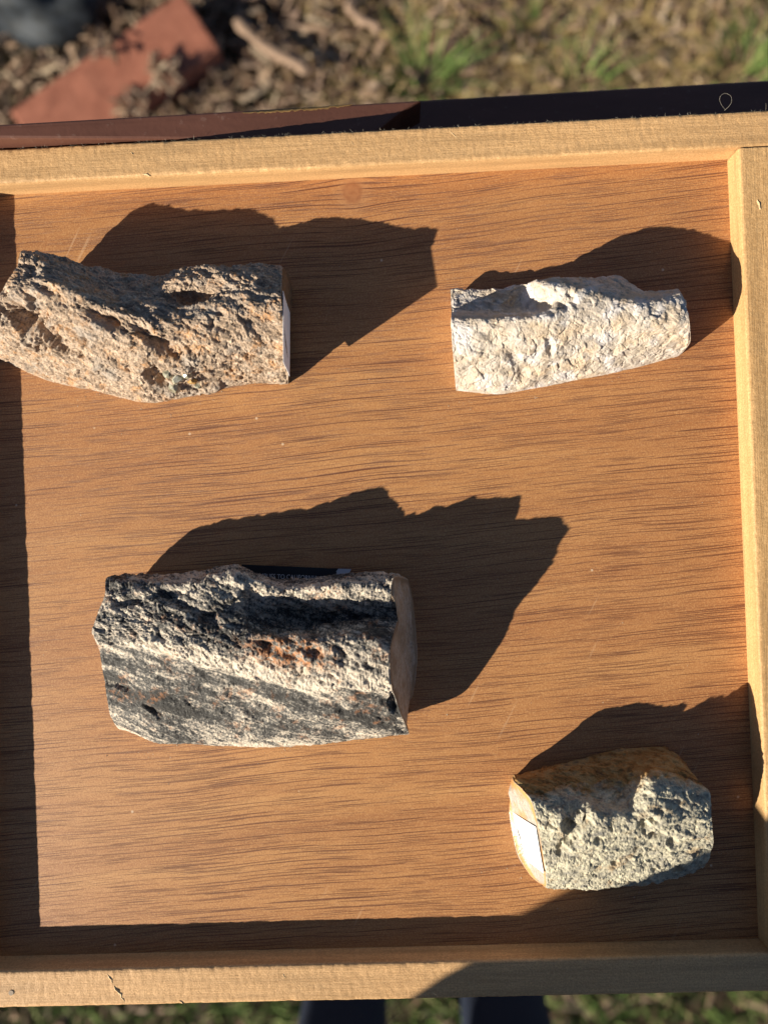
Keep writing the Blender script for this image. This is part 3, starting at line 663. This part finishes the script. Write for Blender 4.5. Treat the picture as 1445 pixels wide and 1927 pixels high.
for i in range(170):                            # frayed wood fibres along the outer edge of the back rim
    x = fz.uniform(XL, XR+WS); y = YT+WT-fz.uniform(0, 0.0006); l = fz.uniform(0.0004, 0.0017)*(1.6 if fz.random() < 0.1 else 1); a = fz.uniform(0, math.pi); w = 0.00007
    d = np.array([math.cos(a), abs(math.sin(a))*0.8, fz.uniform(0, 0.6)]); p_ = np.array([x, y, HT-0.0003]); k0 = len(V)
    V += [p_+[-w,0,0], p_+[w,0,0], p_+d*l+[0,0,w]]; Fc.append((k0, k0+1, k0+2))
part('frayed_edge', mesh_from('frayed_edge', V, Fc, False), M_lint, rb_back, kind='stuff')

# ------------------------------------------------------------------ maroon garden table that carries the tray
def mat_paint():
    k = Mat('maroon painted wood', 0.5, 0.35)
    n1 = k.noise(k.map((20, 90, 60)), 1, 4); n2 = k.noise(k.co, 220, 4, 0.6)
    col = k.ramp(n1, [(0.3, (0.100, 0.040, 0.026)), (0.7, (0.135, 0.055, 0.036))])
    col = k.mix(k.ramp(n2, [(0.62, 0.0), (0.72, 0.5)]), col, (0.22, 0.13, 0.10))
    k.bump(n2, 0.0003, 0.6); return k.done(col)
M_paint = mat_paint()
M_raw = mat_rim('worn raw wood', 'x', 30.0, (0.40, 0.22, 0.07), 0.2)
GZ = -0.80
table = obj('garden_table', None, label='maroon painted garden table standing under the tray', cat='table', loc=(0, 0, GZ))
def tpart(name, me, mat=M_paint, parent=None):
    o = part(name, me, mat, parent or table)
    return o
def slab(name, top, thick):
    """top: corners in world space, anticlockwise"""
    V = [np.array(q, float)-[0, 0, GZ] for q in top]; n = len(V); V = V+[v-[0, 0, thick] for v in V]
    Fc = [tuple(range(n)), tuple(range(2*n-1, n-1, -1))]+[(i, n+i, n+(i+1) % n, (i+1) % n) for i in range(n)]
    me = mesh_from(name, V, Fc, False); bm = bmesh.new(); bm.from_mesh(me); bmesh.ops.recalc_face_normals(bm, faces=bm.faces[:])
    bmesh.ops.bevel(bm, geom=list(bm.edges), offset=0.0012, segments=2, affect='EDGES', profile=0.5); bm.to_mesh(me); bm.free(); return me
ZT = -0.0062
for y0, y1 in ((-0.20, -0.075), (-0.07, 0.055), (0.06, 0.19)):
    tpart('plank', slab('plank', [(-0.40, y0, ZT), (0.40, y0, ZT), (0.40, y1, ZT), (-0.40, y1, ZT)], 0.022))
# raised, slightly tilted plank behind the tray and a lower one, stepped down so the tray's shadow fills it
def zl(x): return H-0.0005-0.115*(x+0.118)       # the plank falls to the right
def on_plank(px, py):
    z = 0.0
    for _ in range(30): z = zl(at(px, py, z)[0])
    return at(px, py, z)
A0 = on_plank(-90, 251); A1 = on_plank(794, 188); A2 = on_plank(752, 212); A3 = on_plank(690, 246)
yb = YT+WT+0.0012
c1 = np.array([A3[0], yb, zl(A3[0])]); c0 = np.array([A0[0]-0.05, yb, zl(A0[0]-0.05)]); A0 = A0-np.array([0.05, 0.0, -0.115*0.05])
pl = tpart('plank', slab('plank', [c0, c1, A2, A1, A0], 0.024))  # slanted end shaped to stand in for the shadow's edge
ZL = H-0.046
E0 = at(700, 193.5, ZL); E1 = at(1600, 141, ZL)
tpart('plank', slab('plank', [(E0[0], 0.192, ZL), (E1[0]+0.02, 0.192, ZL), E1, E0], 0.022))
V = []; Fc = []; q = random.Random(3); nseg = 46        # worn raw edge where the paint has chipped away
for i in range(nseg+1):
    px = 455+(663-455)*i/nseg; t = math.sin(math.pi*i/nseg)**0.4; w = (2.0+q.random()*4.5)*t
    py = 245-(245-188)/794*px
    V += [on_plank(px, py-0.6)+[0, 0, -GZ+0.0002], on_plank(px, py+w)+[0, 0, -GZ+0.00025], on_plank(px, py-0.8)+[0, 0, -GZ-0.004]]
for i in range(nseg): k0 = i*3; Fc += [(k0, k0+1, k0+4, k0+3), (k0+2, k0, k0+3, k0+5)]
part('chipped_edge', mesh_from('chipped_edge', V, Fc), M_raw, pl)
tpart('apron', box_mesh('apron', (-0.30, -0.16, -0.080-GZ), (0.36, 0.24, ZT-0.0235-GZ-0.022), 0.002))
tpart('pedestal', box_mesh('pedestal', (-0.05, -0.06, 0.05), (0.05, 0.04, -0.081-GZ), 0.004))
for a in (0, 1):
    tpart('foot', box_mesh('foot', (-0.22, -0.045, 0.0) if a == 0 else (-0.035, -0.21, 0.001), (0.22, 0.025, 0.0495) if a == 0 else (0.035, 0.19, 0.0485), 0.004))

# ------------------------------------------------------------------ ground, mulch, bricks, grass
def mat_soil():
    k = Mat('dry soil', 0.95, 0.1)
    n1 = k.noise(k.co, 9, 5, 0.6); n2 = k.noise(k.co, 90, 5, 0.7)
    col = k.ramp(n2, [(0.3, (0.035, 0.024, 0.016)), (0.5, (0.13, 0.092, 0.06)), (0.7, (0.26, 0.20, 0.135))])
    col = k.mix(k.ramp(n1, [(0.4, 0), (0.7, 0.5)]), col, (0.10, 0.10, 0.035))
    k.bump(n2, 0.02, 1.0); return k.done(col)
n = 90; xs = np.linspace(-1.6, 1.6, n); V = []; Fc = []
gx = np.concatenate([[-150, -40, -10, -3], xs, [3, 10, 40, 150]]); m = len(gx)
XX, YY = np.meshgrid(gx, gx); P = np.stack([XX.ravel(), YY.ravel(), XX.ravel()*0], 1)
zz = GZ-0.012+0.011*fbm(P*np.array([9, 9, 1.0]), 2, 4)*np.clip(1.7-np.maximum(abs(P[:,0]), abs(P[:,1])), 0, 1)
P[:,2] = zz; I = np.arange(m*m).reshape(m, m)
obj('ground', fast_mesh('ground', P, np.stack([I[:-1,:-1], I[:-1,1:], I[1:,1:], I[1:,:-1]], -1).reshape(-1, 4)), mat_soil(), kind='structure')
def mat_var(name, cols, rough=0.85):
    k = Mat(name, rough, 0.2); v = k.attr('tone'); n1 = k.noise(k.co, 400, 3)
    st = [(i/(len(cols)-1), c) for i, c in enumerate(cols)]; col = k.ramp(v, st)
    col = k.mix(k.ramp(n1, [(0.35, 0.45), (0.6, 0.0)]), col, tuple(np.array(cols[0])*0.5)); return k.done(col)
M_chip = mat_var('weathered wood chips', [(0.09, 0.05, 0.03), (0.22, 0.135, 0.085), (0.33, 0.225, 0.145), (0.28, 0.185, 0.135), (0.48, 0.37, 0.25)])
M_straw = mat_var('dry grass straw', [(0.24, 0.155, 0.06), (0.42, 0.29, 0.125), (0.55, 0.42, 0.23), (0.40, 0.28, 0.07)])
M_grass = mat_var('green grass', [(0.05, 0.085, 0.018), (0.10, 0.16, 0.035), (0.17, 0.23, 0.065), (0.30, 0.31, 0.12)])
def tone_mesh(name, V, Q, T):
    me = fast_mesh(name, np.array(V), np.array(Q), False); a = me.attributes.new('tone', 'FLOAT', 'POINT'); a.data.foreach_set('value', np.array(T, np.float32)); return me
def scatter_chips(name, nmax, area, lens, wids, seed):
    q = np.random.default_rng(seed); V = []; Q = []; T = []
    for i in range(nmax):
        x = q.uniform(area[0], area[1]); y = q.uniform(area[2], area[3])
        l = q.uniform(*lens); w = min(q.uniform(*wids), l*0.5); th = w*q.uniform(0.25, 0.6)
        a = q.uniform(0, 2*math.pi); e = q.uniform(-0.5, 0.5); tw = q.uniform(-0.6, 0.6); t = q.random()
        dx = np.array([math.cos(a)*math.cos(e), math.sin(a)*math.cos(e), math.sin(e)]); dy = np.array([-math.sin(a), math.cos(a), tw]); dy /= np.linalg.norm(dy); dz = np.cross(dx, dy)
        c = np.array([x, y, GZ+q.uniform(-0.006, 0.012)]); k0 = len(V)
        for sx in (-1, 1):
            f = q.uniform(0.35, 1.0)
            for sy, sz in ((-1,-1),(1,-1),(1,1),(-1,1)): V.append(c+dx*sx*l/2+dy*sy*w/2*f+dz*sz*th/2*f); T.append(t)
        for j in range(4): Q.append((k0+j, k0+(j+1) % 4, k0+4+(j+1) % 4, k0+4+j))
        Q += [(k0+3, k0+2, k0+1, k0), (k0+4, k0+5, k0+6, k0+7)]
    return tone_mesh(name, V, Q, T)
ML = 'brown wood chip mulch spread over the ground behind the table'
obj('mulch', scatter_chips('mulch', 13000, (-1.1, 0.95, 0.36, 1.15), (0.010, 0.042), (0.002, 0.011), 4), M_chip, kind='stuff', label=ML, cat='mulch')
def blades(name, items, mat):
    """items: x, y, height, lean angle, lean amount, width, tone"""
    V = []; Q = []; T = []
    for x, y, h, a, ln, w, t in items:
        d = np.array([math.cos(a), math.sin(a), 0]); s = np.array([-d[1], d[0], 0]); k0 = len(V); z0 = GZ-0.012
        for i in range(4):
            f = i/3; c = np.array([x, y, z0])+d*ln*f*f+np.array([0, 0, h*(f-0.25*f*f*min(1, ln/h))]); ww = w*(1-f*0.85)
            V += [c-s*ww, c+s*ww]; T += [t, t]
        for i in range(3): Q.append((k0+2*i, k0+2*i+1, k0+2*i+3, k0+2*i+2))
    return tone_mesh(name, V, Q, T)
q = np.random.default_rng(21)
def tuft(px, py, n, spread, h0, h1):
    c = at(px, py, GZ+0.03); out = []
    for i in range(n):
        a = q.uniform(0, 2*math.pi); r = spread*math.sqrt(q.random())
        out.append((c[0]+r*math.cos(a), c[1]+r*math.sin(a), q.uniform(h0, h1), a+q.uniform(-0.6, 0.6), q.uniform(0.2, 0.9)*h1*0.8, q.uniform(0.0012, 0.0030), min(1, max(0, q.normal(0.55, 0.22)))))
    return out
for i, (px, py, nb, sp_, h0, h1, lb) in enumerate([(800,140,85,0.036,0.04,0.12,'bright green grass tuft sprouting from the mulch behind the tray'),(1410,130,100,0.045,0.04,0.11,'lush green grass tuft beside the olive straw patch'),
        (1090,150,40,0.040,0.05,0.11,'sparse leaning grass tuft between the two lush tufts'),(1010,60,26,0.035,0.04,0.09,'thin wispy grass tuft on the dry thatch behind the table')]):
    obj('grass_tuft', blades('grass_tuft', tuft(px, py, nb, sp_, h0, h1), M_grass), M_grass, label=lb, cat='grass', group='grass tufts behind the table')
it = []
for i in range(15000):
    x = q.uniform(-0.15, 1.1); y = q.uniform(0.45, 1.1)
    if q.random() > np.clip((x+0.25)*1.6, 0.05, 1): continue
    it.append((x, y, q.uniform(0.012, 0.04), q.uniform(0, 6.28), q.uniform(0.02, 0.09), q.uniform(0.0012, 0.0034), q.random()))
obj('dry_grass', blades('dry_grass', it, M_straw), M_straw, kind='stuff', label='dry straw coloured grass thatch behind the table', cat='grass')
it = []
for i in range(9000):
    x = q.uniform(-1.0, 1.0); y = q.uniform(-1.3, -0.62)
    it.append((x, y, q.uniform(0.01, 0.06), q.uniform(0, 6.28), q.uniform(0.01, 0.05), q.uniform(0.0014, 0.0034), q.random()**1.5))
for i in range(8000):
    x = q.uniform(-1.8, 1.8); y = q.uniform(-1.6, 0.42)
    it.append((x, y, q.uniform(0.01, 0.05), q.uniform(0, 6.28), q.uniform(0.01, 0.05), q.uniform(0.0016, 0.0036), q.random()**1.5))
obj('lawn_grass', blades('lawn_grass', it, M_grass), M_grass, kind='stuff', label='short green lawn in front of the tray', cat='grass')
obj('lawn_thatch', scatter_chips('lawn_thatch', 6000, (-1.2, 1.2, -1.3, 0.3), (0.01, 0.04), (0.003, 0.009), 9), M_chip, kind='stuff', label='brown bits of litter between the lawn grass', cat='mulch')
def mat_brick():
    k = Mat('red clay brick', 0.9, 0.15); n1 = k.noise(k.co, 30, 5, 0.6); n2 = k.noise(k.co, 300, 4, 0.6)
    col = k.ramp(n1, [(0.35, (0.25, 0.092, 0.058)), (0.65, (0.335, 0.130, 0.082))]); col = k.mix(k.ramp(n2, [(0.6, 0), (0.75, 0.5)]), col, (0.20, 0.10, 0.07))
    k.bump(n2, 0.001, 0.6); return k.done(col)
M_brick = mat_brick()
def brick(label, pa, pb, wid, z, tilt):
    """long axis from pixel pa to pb"""
    a = at(*pa, z); b = at(*pb, z); d = b-a; L = np.linalg.norm(d); ang = math.atan2(d[1], d[0]); me = box_mesh('garden_brick', (-L/2, -wid/2, -0.055), (L/2, wid/2, 0), 0.004, 3)
    bm = bmesh.new(); bm.from_mesh(me); bmesh.ops.subdivide_edges(bm, edges=[e for e in bm.edges if e.calc_length() > 0.03], cuts=12, use_grid_fill=True)
    co = np.array([v.co[:] for v in bm.verts]); dd = 0.0012*fbm(co*40, 6, 3)+0.0007*noise(co*200, 9)
    for v, x in zip(bm.verts, dd): v.co += v.normal*x
    bm.to_mesh(me); bm.free()
    o = obj('garden_brick', me, M_brick, label=label, cat='brick', loc=(a+b)/2); o.rotation_euler = (tilt, 0, ang); return o
brick('whole red clay brick lying in the mulch with debris on top', (55,262), (378,38), 0.100, GZ+0.045, 0.10)
bl = at(195, 105, GZ+0.05)
V = []
def pile(name, label, px, py, z, n, rad, seed, mat):
    c = at(px, py, z); qq = np.random.default_rng(seed); me = scatter_chips(name, n, (-rad, rad, -rad, rad), (0.006, 0.03), (0.002, 0.008), seed)
    o = obj(name, me, mat, label=label, cat='mulch', kind='stuff', loc=(c[0], c[1], z-GZ)); return o
pile('litter_heap', 'small heap of damp litter on the brick', 200, 96, GZ+0.054, 22, 0.016, 5, M_chip)
pile('litter_heap', 'loose chips along the long edge of the brick', 310, 140, GZ+0.050, 50, 0.022, 6, M_chip)
pile('litter_heap', 'loose chips at the sunny end of the brick', 250, 195, GZ+0.046, 40, 0.022, 8, M_chip)
def stick(label, pa, pb, r, z):
    a = at(*pa, z); b = at(*pb, z); N = 14; M = 10; V = []; Fc = []; d = b-a; d /= np.linalg.norm(d); s = np.cross(d, [0, 0, 1]); u = np.cross(s, d); qq = random.Random(int(pa[0]))
    for i in range(N):
        f = i/(N-1); c = a+(b-a)*f+s*0.004*math.sin(f*5)+u*0.002*math.sin(f*9); rr = r*(0.75+0.35*math.sin(f*7+1)**2)*(0.5 if i in (0, N-1) else 1)
        for j in range(M): an = 2*math.pi*j/M; V.append(c+(s*math.cos(an)*1.25+u*math.sin(an)*0.8)*rr*(0.85+0.3*qq.random())-np.array(a))
    for i in range(N-1):
        for j in range(M): Fc.append((i*M+j, i*M+(j+1) % M, (i+1)*M+(j+1) % M, (i+1)*M+j))
    Fc += [tuple(range(M-1, -1, -1)), tuple((N-1)*M+j for j in range(M))]
    me = mesh_from('stick', V, Fc); me.attributes.new('tone', 'FLOAT', 'POINT').data.foreach_set('value', np.full(len(V), 0.62, np.float32))
    return obj('stick', me, M_chip, label=label, cat='stick', loc=a)
stick('thick weathered stick lying beside the brick end', (442,38), (580,143), 0.0072, GZ+0.03)
stick('thin grey stick slanting across the mulch near the grass tuft', (652,5), (712,62), 0.006, GZ+0.02)
k = Mat('dark blue grey stone', 0.7, 0.4); n1 = k.noise(k.co, 60, 4); M_dark = k.done(k.ramp(n1, [(0.35, (0.006, 0.008, 0.010)), (0.65, (0.028, 0.034, 0.042))]))
def stone(label, px, py, r, z, seed, sq):
    bm = bmesh.new(); bmesh.ops.create_icosphere(bm, subdivisions=4, radius=1); co = np.array([v.co[:] for v in bm.verts]); dd = 1+0.25*fbm(co*1.3, seed, 4)
    for v, x in zip(bm.verts, dd): v.co = Vector((v.co.x*r*x*sq[0], v.co.y*r*x*sq[1], v.co.z*r*x*sq[2]))
    me = bpy.data.meshes.new('garden_stone'); bm.to_mesh(me); bm.free(); c = at(px, py, z); me.polygons.foreach_set('use_smooth', [True]*len(me.polygons))
    return obj('garden_stone', me, M_dark, label=label, cat='stone', loc=c)
stone('large dark blue-grey stone at the far side of the brick', 55, -10, 0.085, GZ+0.02, 3, (1.3, 0.8, 0.6))

# ------------------------------------------------------------------ the photographer, standing in front of the tray
def person():
    J = {}; E_ = []
    def v(n, x, y, z, r): J[n] = (x, y, z, r)
    def chain(*ns):
        for a, b in zip(ns, ns[1:]): E_.append((a, b))
    v('pelvis', 0.005, -0.565, 0.12, (0.16, 0.115)); v('waist', 0.005, -0.545, 0.26, (0.155, 0.11)); v('chest', 0.02, -0.535, 0.45, (0.165, 0.12)); v('neckb', 0.01, -0.515, 0.62, (0.07, 0.06)); v('neck', 0.01, -0.50, 0.68, (0.052, 0.052))
    v('jaw', 0.01, -0.485, 0.735, (0.062, 0.075)); v('head', 0.01, -0.49, 0.81, (0.075, 0.092)); v('crown', 0.01, -0.505, 0.88, (0.05, 0.06))
    chain('pelvis', 'waist', 'chest', 'neckb', 'neck', 'jaw', 'head', 'crown')
    for s, hx, kx, fx in (('l', -0.080, -0.086, -0.09), ('r', 0.090, 0.084, 0.10)):
        v(s+'hip', hx, -0.565, 0.03, (0.082, 0.082)); v(s+'thigh', (hx+kx)/2, -0.55, -0.17, (0.065, 0.068)); v(s+'knee', kx, -0.538, -0.34, (0.047, 0.052)); v(s+'calf', (kx+fx)/2, -0.555, -0.50, (0.047, 0.052))
        v(s+'ankle', fx, -0.57, -0.70, (0.038, 0.04)); v(s+'heel', fx, -0.57, GZ+0.035, (0.04, 0.04)); v(s+'ball', fx*1.15, -0.455, GZ+0.026, (0.043, 0.03)); v(s+'toe', fx*1.2, -0.40, GZ+0.02, (0.03, 0.02))
        chain('pelvis', s+'hip', s+'thigh', s+'knee', s+'calf', s+'ankle', s+'heel', s+'ball', s+'toe')
    v('lsh', -0.18, -0.56, 0.56, (0.07, 0.07)); v('lup', -0.295, -0.53, 0.36, (0.066, 0.066)); v('lelb', -0.336, -0.482, 0.165, (0.064, 0.064)); v('lfore', -0.25, -0.485, 0.17, (0.050, 0.050)); v('lwr', -0.17, -0.455, 0.19, (0.030, 0.026)); v('lpalm', -0.125, -0.435, 0.20, (0.018, 0.036))
    v('rsh', 0.20, -0.535, 0.56, (0.07, 0.07)); v('rup', 0.27, -0.56, 0.38, (0.058, 0.058)); v('relb', 0.29, -0.575, 0.24, (0.046, 0.046)); v('rfore', 0.30, -0.54, 0.12, (0.042, 0.042)); v('rwr', 0.30, -0.50, 0.02, (0.028, 0.024)); v('rpalm', 0.30, -0.485, -0.04, (0.020, 0.036))
    chain('chest', 'lsh', 'lup', 'lelb', 'lfore', 'lwr', 'lpalm'); chain('chest', 'rsh', 'rup', 'relb', 'rfore', 'rwr', 'rpalm')
    for i, (o, L) in enumerate(((-0.024, 0.06), (-0.008, 0.068), (0.008, 0.064), (0.024, 0.052))):
        v('lf%d' % i, -0.085, -0.425, 0.20-o, (0.0095, 0.0095)); v('lg%d' % i, -0.085+L*0.5, -0.42, 0.20-o, (0.0085, 0.0085)); v('lh%d' % i, -0.085+L*0.9, -0.43, 0.198-o, (0.007, 0.007)); chain('lpalm', 'lf%d' % i, 'lg%d' % i, 'lh%d' % i)
        v('rf%d' % i, 0.30, -0.478+o, -0.085, (0.0095, 0.0095)); v('rg%d' % i, 0.296, -0.474+o, -0.09-L*0.45, (0.0085, 0.0085)); v('rh%d' % i, 0.285, -0.472+o, -0.09-L*0.85, (0.007, 0.007)); chain('rpalm', 'rf%d' % i, 'rg%d' % i, 'rh%d' % i)
    v('lt', -0.12, -0.43, 0.245, (0.011, 0.011)); v('lt2', -0.095, -0.425, 0.265, (0.009, 0.009)); chain('lpalm', 'lt', 'lt2')
    v('rt', 0.292, -0.445, -0.035, (0.011, 0.011)); v('rt2', 0.285, -0.435, -0.075, (0.009, 0.009)); chain('rpalm', 'rt', 'rt2')
    names = list(J); idx = {n_: i for i, n_ in enumerate(names)}
    me = bpy.data.meshes.new('person'); me.from_pydata([J[n_][:3] for n_ in names], [(idx[a], idx[b]) for a, b in E_], []); me.update()
    o = bpy.data.objects.new('person_tmp', me); C.objects.link(o)
    md = o.modifiers.new('skin', 'SKIN'); md.use_smooth_shade = True
    for n_, sv in zip(names, me.skin_vertices[0].data): sv.radius = J[n_][3]; sv.use_root = (n_ == 'pelvis')
    o.modifiers.new('sub', 'SUBSURF').levels = 2
    bpy.context.view_layer.update()
    bm_ = bpy.data.meshes.new_from_object(o.evaluated_get(bpy.context.evaluated_depsgraph_get())); bpy.data.objects.remove(o)
    bm_.name = 'person'
    k = Mat('dark blue denim', 0.85, 0.2); n1 = k.noise(k.co, 900, 2); denim = k.done(k.ramp(n1, [(0.3, (0.010, 0.014, 0.028)), (0.7, (0.022, 0.030, 0.055))]))
    k = Mat('charcoal knit', 0.9, 0.2); n1 = k.noise(k.co, 500, 2); knit = k.done(k.ramp(n1, [(0.3, (0.02, 0.02, 0.022)), (0.7, (0.05, 0.05, 0.055))]))
    skin = Mat('skin', 0.5, 0.35).done((0.50, 0.31, 0.22)); shoe = Mat('black shoe', 0.5, 0.4).done((0.015, 0.015, 0.016)); hair_m = Mat('dark hair', 0.5, 0.4).done((0.03, 0.02, 0.014))
    for m in (denim, knit, skin, shoe): bm_.materials.append(m)
    org = Vector((0.04, -0.56, GZ))
    for p_ in bm_.polygons:
        c = p_.center
        arm_l = -0.185 < c.x < -0.02 and c.y > -0.475 and 0.12 < c.z < 0.29; arm_r = c.x > 0.25 and c.z < 0.05
        p_.material_index = 2 if (c.z > 0.665 or arm_l or arm_r) and c.z > -0.3 else (3 if c.z < GZ+0.075 else (0 if c.z < 0.10 else 1))
    for v_ in bm_.vertices: v_.co -= org
    bm_.polygons.foreach_set('use_smooth', [True]*len(bm_.polygons))
    pr = bpy.data.objects.new('person', bm_); C.objects.link(pr); pr.location = org
    pr['label'] = 'standing person in dark blue jeans and charcoal top in front of the tray'; pr['category'] = 'person'
    bmh = bmesh.new(); bmesh.ops.create_icosphere(bmh, subdivisions=4, radius=1); co = np.array([v_.co[:] for v_ in bmh.verts]); dd = 1+0.06*fbm(co*np.array([6, 6, 2]), 3, 3)
    for v_, f in zip(bmh.verts, dd):
        x, y, z = v_.co*f
        if y > 0.35 and z < 0.55: y = 0.35+(y-0.35)*0.1
        v_.co = Vector((x*0.088+0.01, y*0.105-0.515, z*0.10+0.84))-org
    hm = bpy.data.meshes.new('hair'); bmh.to_mesh(hm); bmh.free(); part('hair', hm, hair_m, pr)
    for s in (-1, 1):
        for nm, rr, (x, y, z), m in (('eye', 0.011, (0.01+s*0.031, -0.408, 0.80), Mat('eye', 0.2, 0.5).done((0.5, 0.48, 0.45))), ('ear', 0.018, (0.01+s*0.078, -0.495, 0.79), skin)):
            b_ = bmesh.new(); bmesh.ops.create_icosphere(b_, subdivisions=2, radius=rr)
            for v_ in b_.verts: v_.co = Vector((v_.co.x*(0.5 if nm == 'ear' else 1), v_.co.y, v_.co.z*(1.6 if nm == 'ear' else 0.7)))+Vector((x, y, z))-org
            mm = bpy.data.meshes.new(nm); b_.to_mesh(mm); b_.free(); part(nm, mm, m, pr)
    nv = [Vector((0.01+x, y, z))-org for x, y, z in ((0, -0.405, 0.81), (-0.014, -0.402, 0.775), (0.014, -0.402, 0.775), (0, -0.378, 0.778), (0, -0.40, 0.768))]
    part('nose', mesh_from('nose', nv, [(0, 1, 3), (0, 3, 2), (1, 4, 3), (3, 4, 2), (0, 2, 4, 1)]), skin, pr)
    mv = [Vector((0.01+x, y, z))-org for x, y, z in ((-0.022, -0.405, 0.747), (0, -0.396, 0.752), (0.022, -0.405, 0.747), (0, -0.397, 0.741))]
    part('mouth', mesh_from('mouth', mv, [(0, 3, 2, 1)]), Mat('lips', 0.5, 0.3).done((0.42, 0.18, 0.15)), pr)
person()
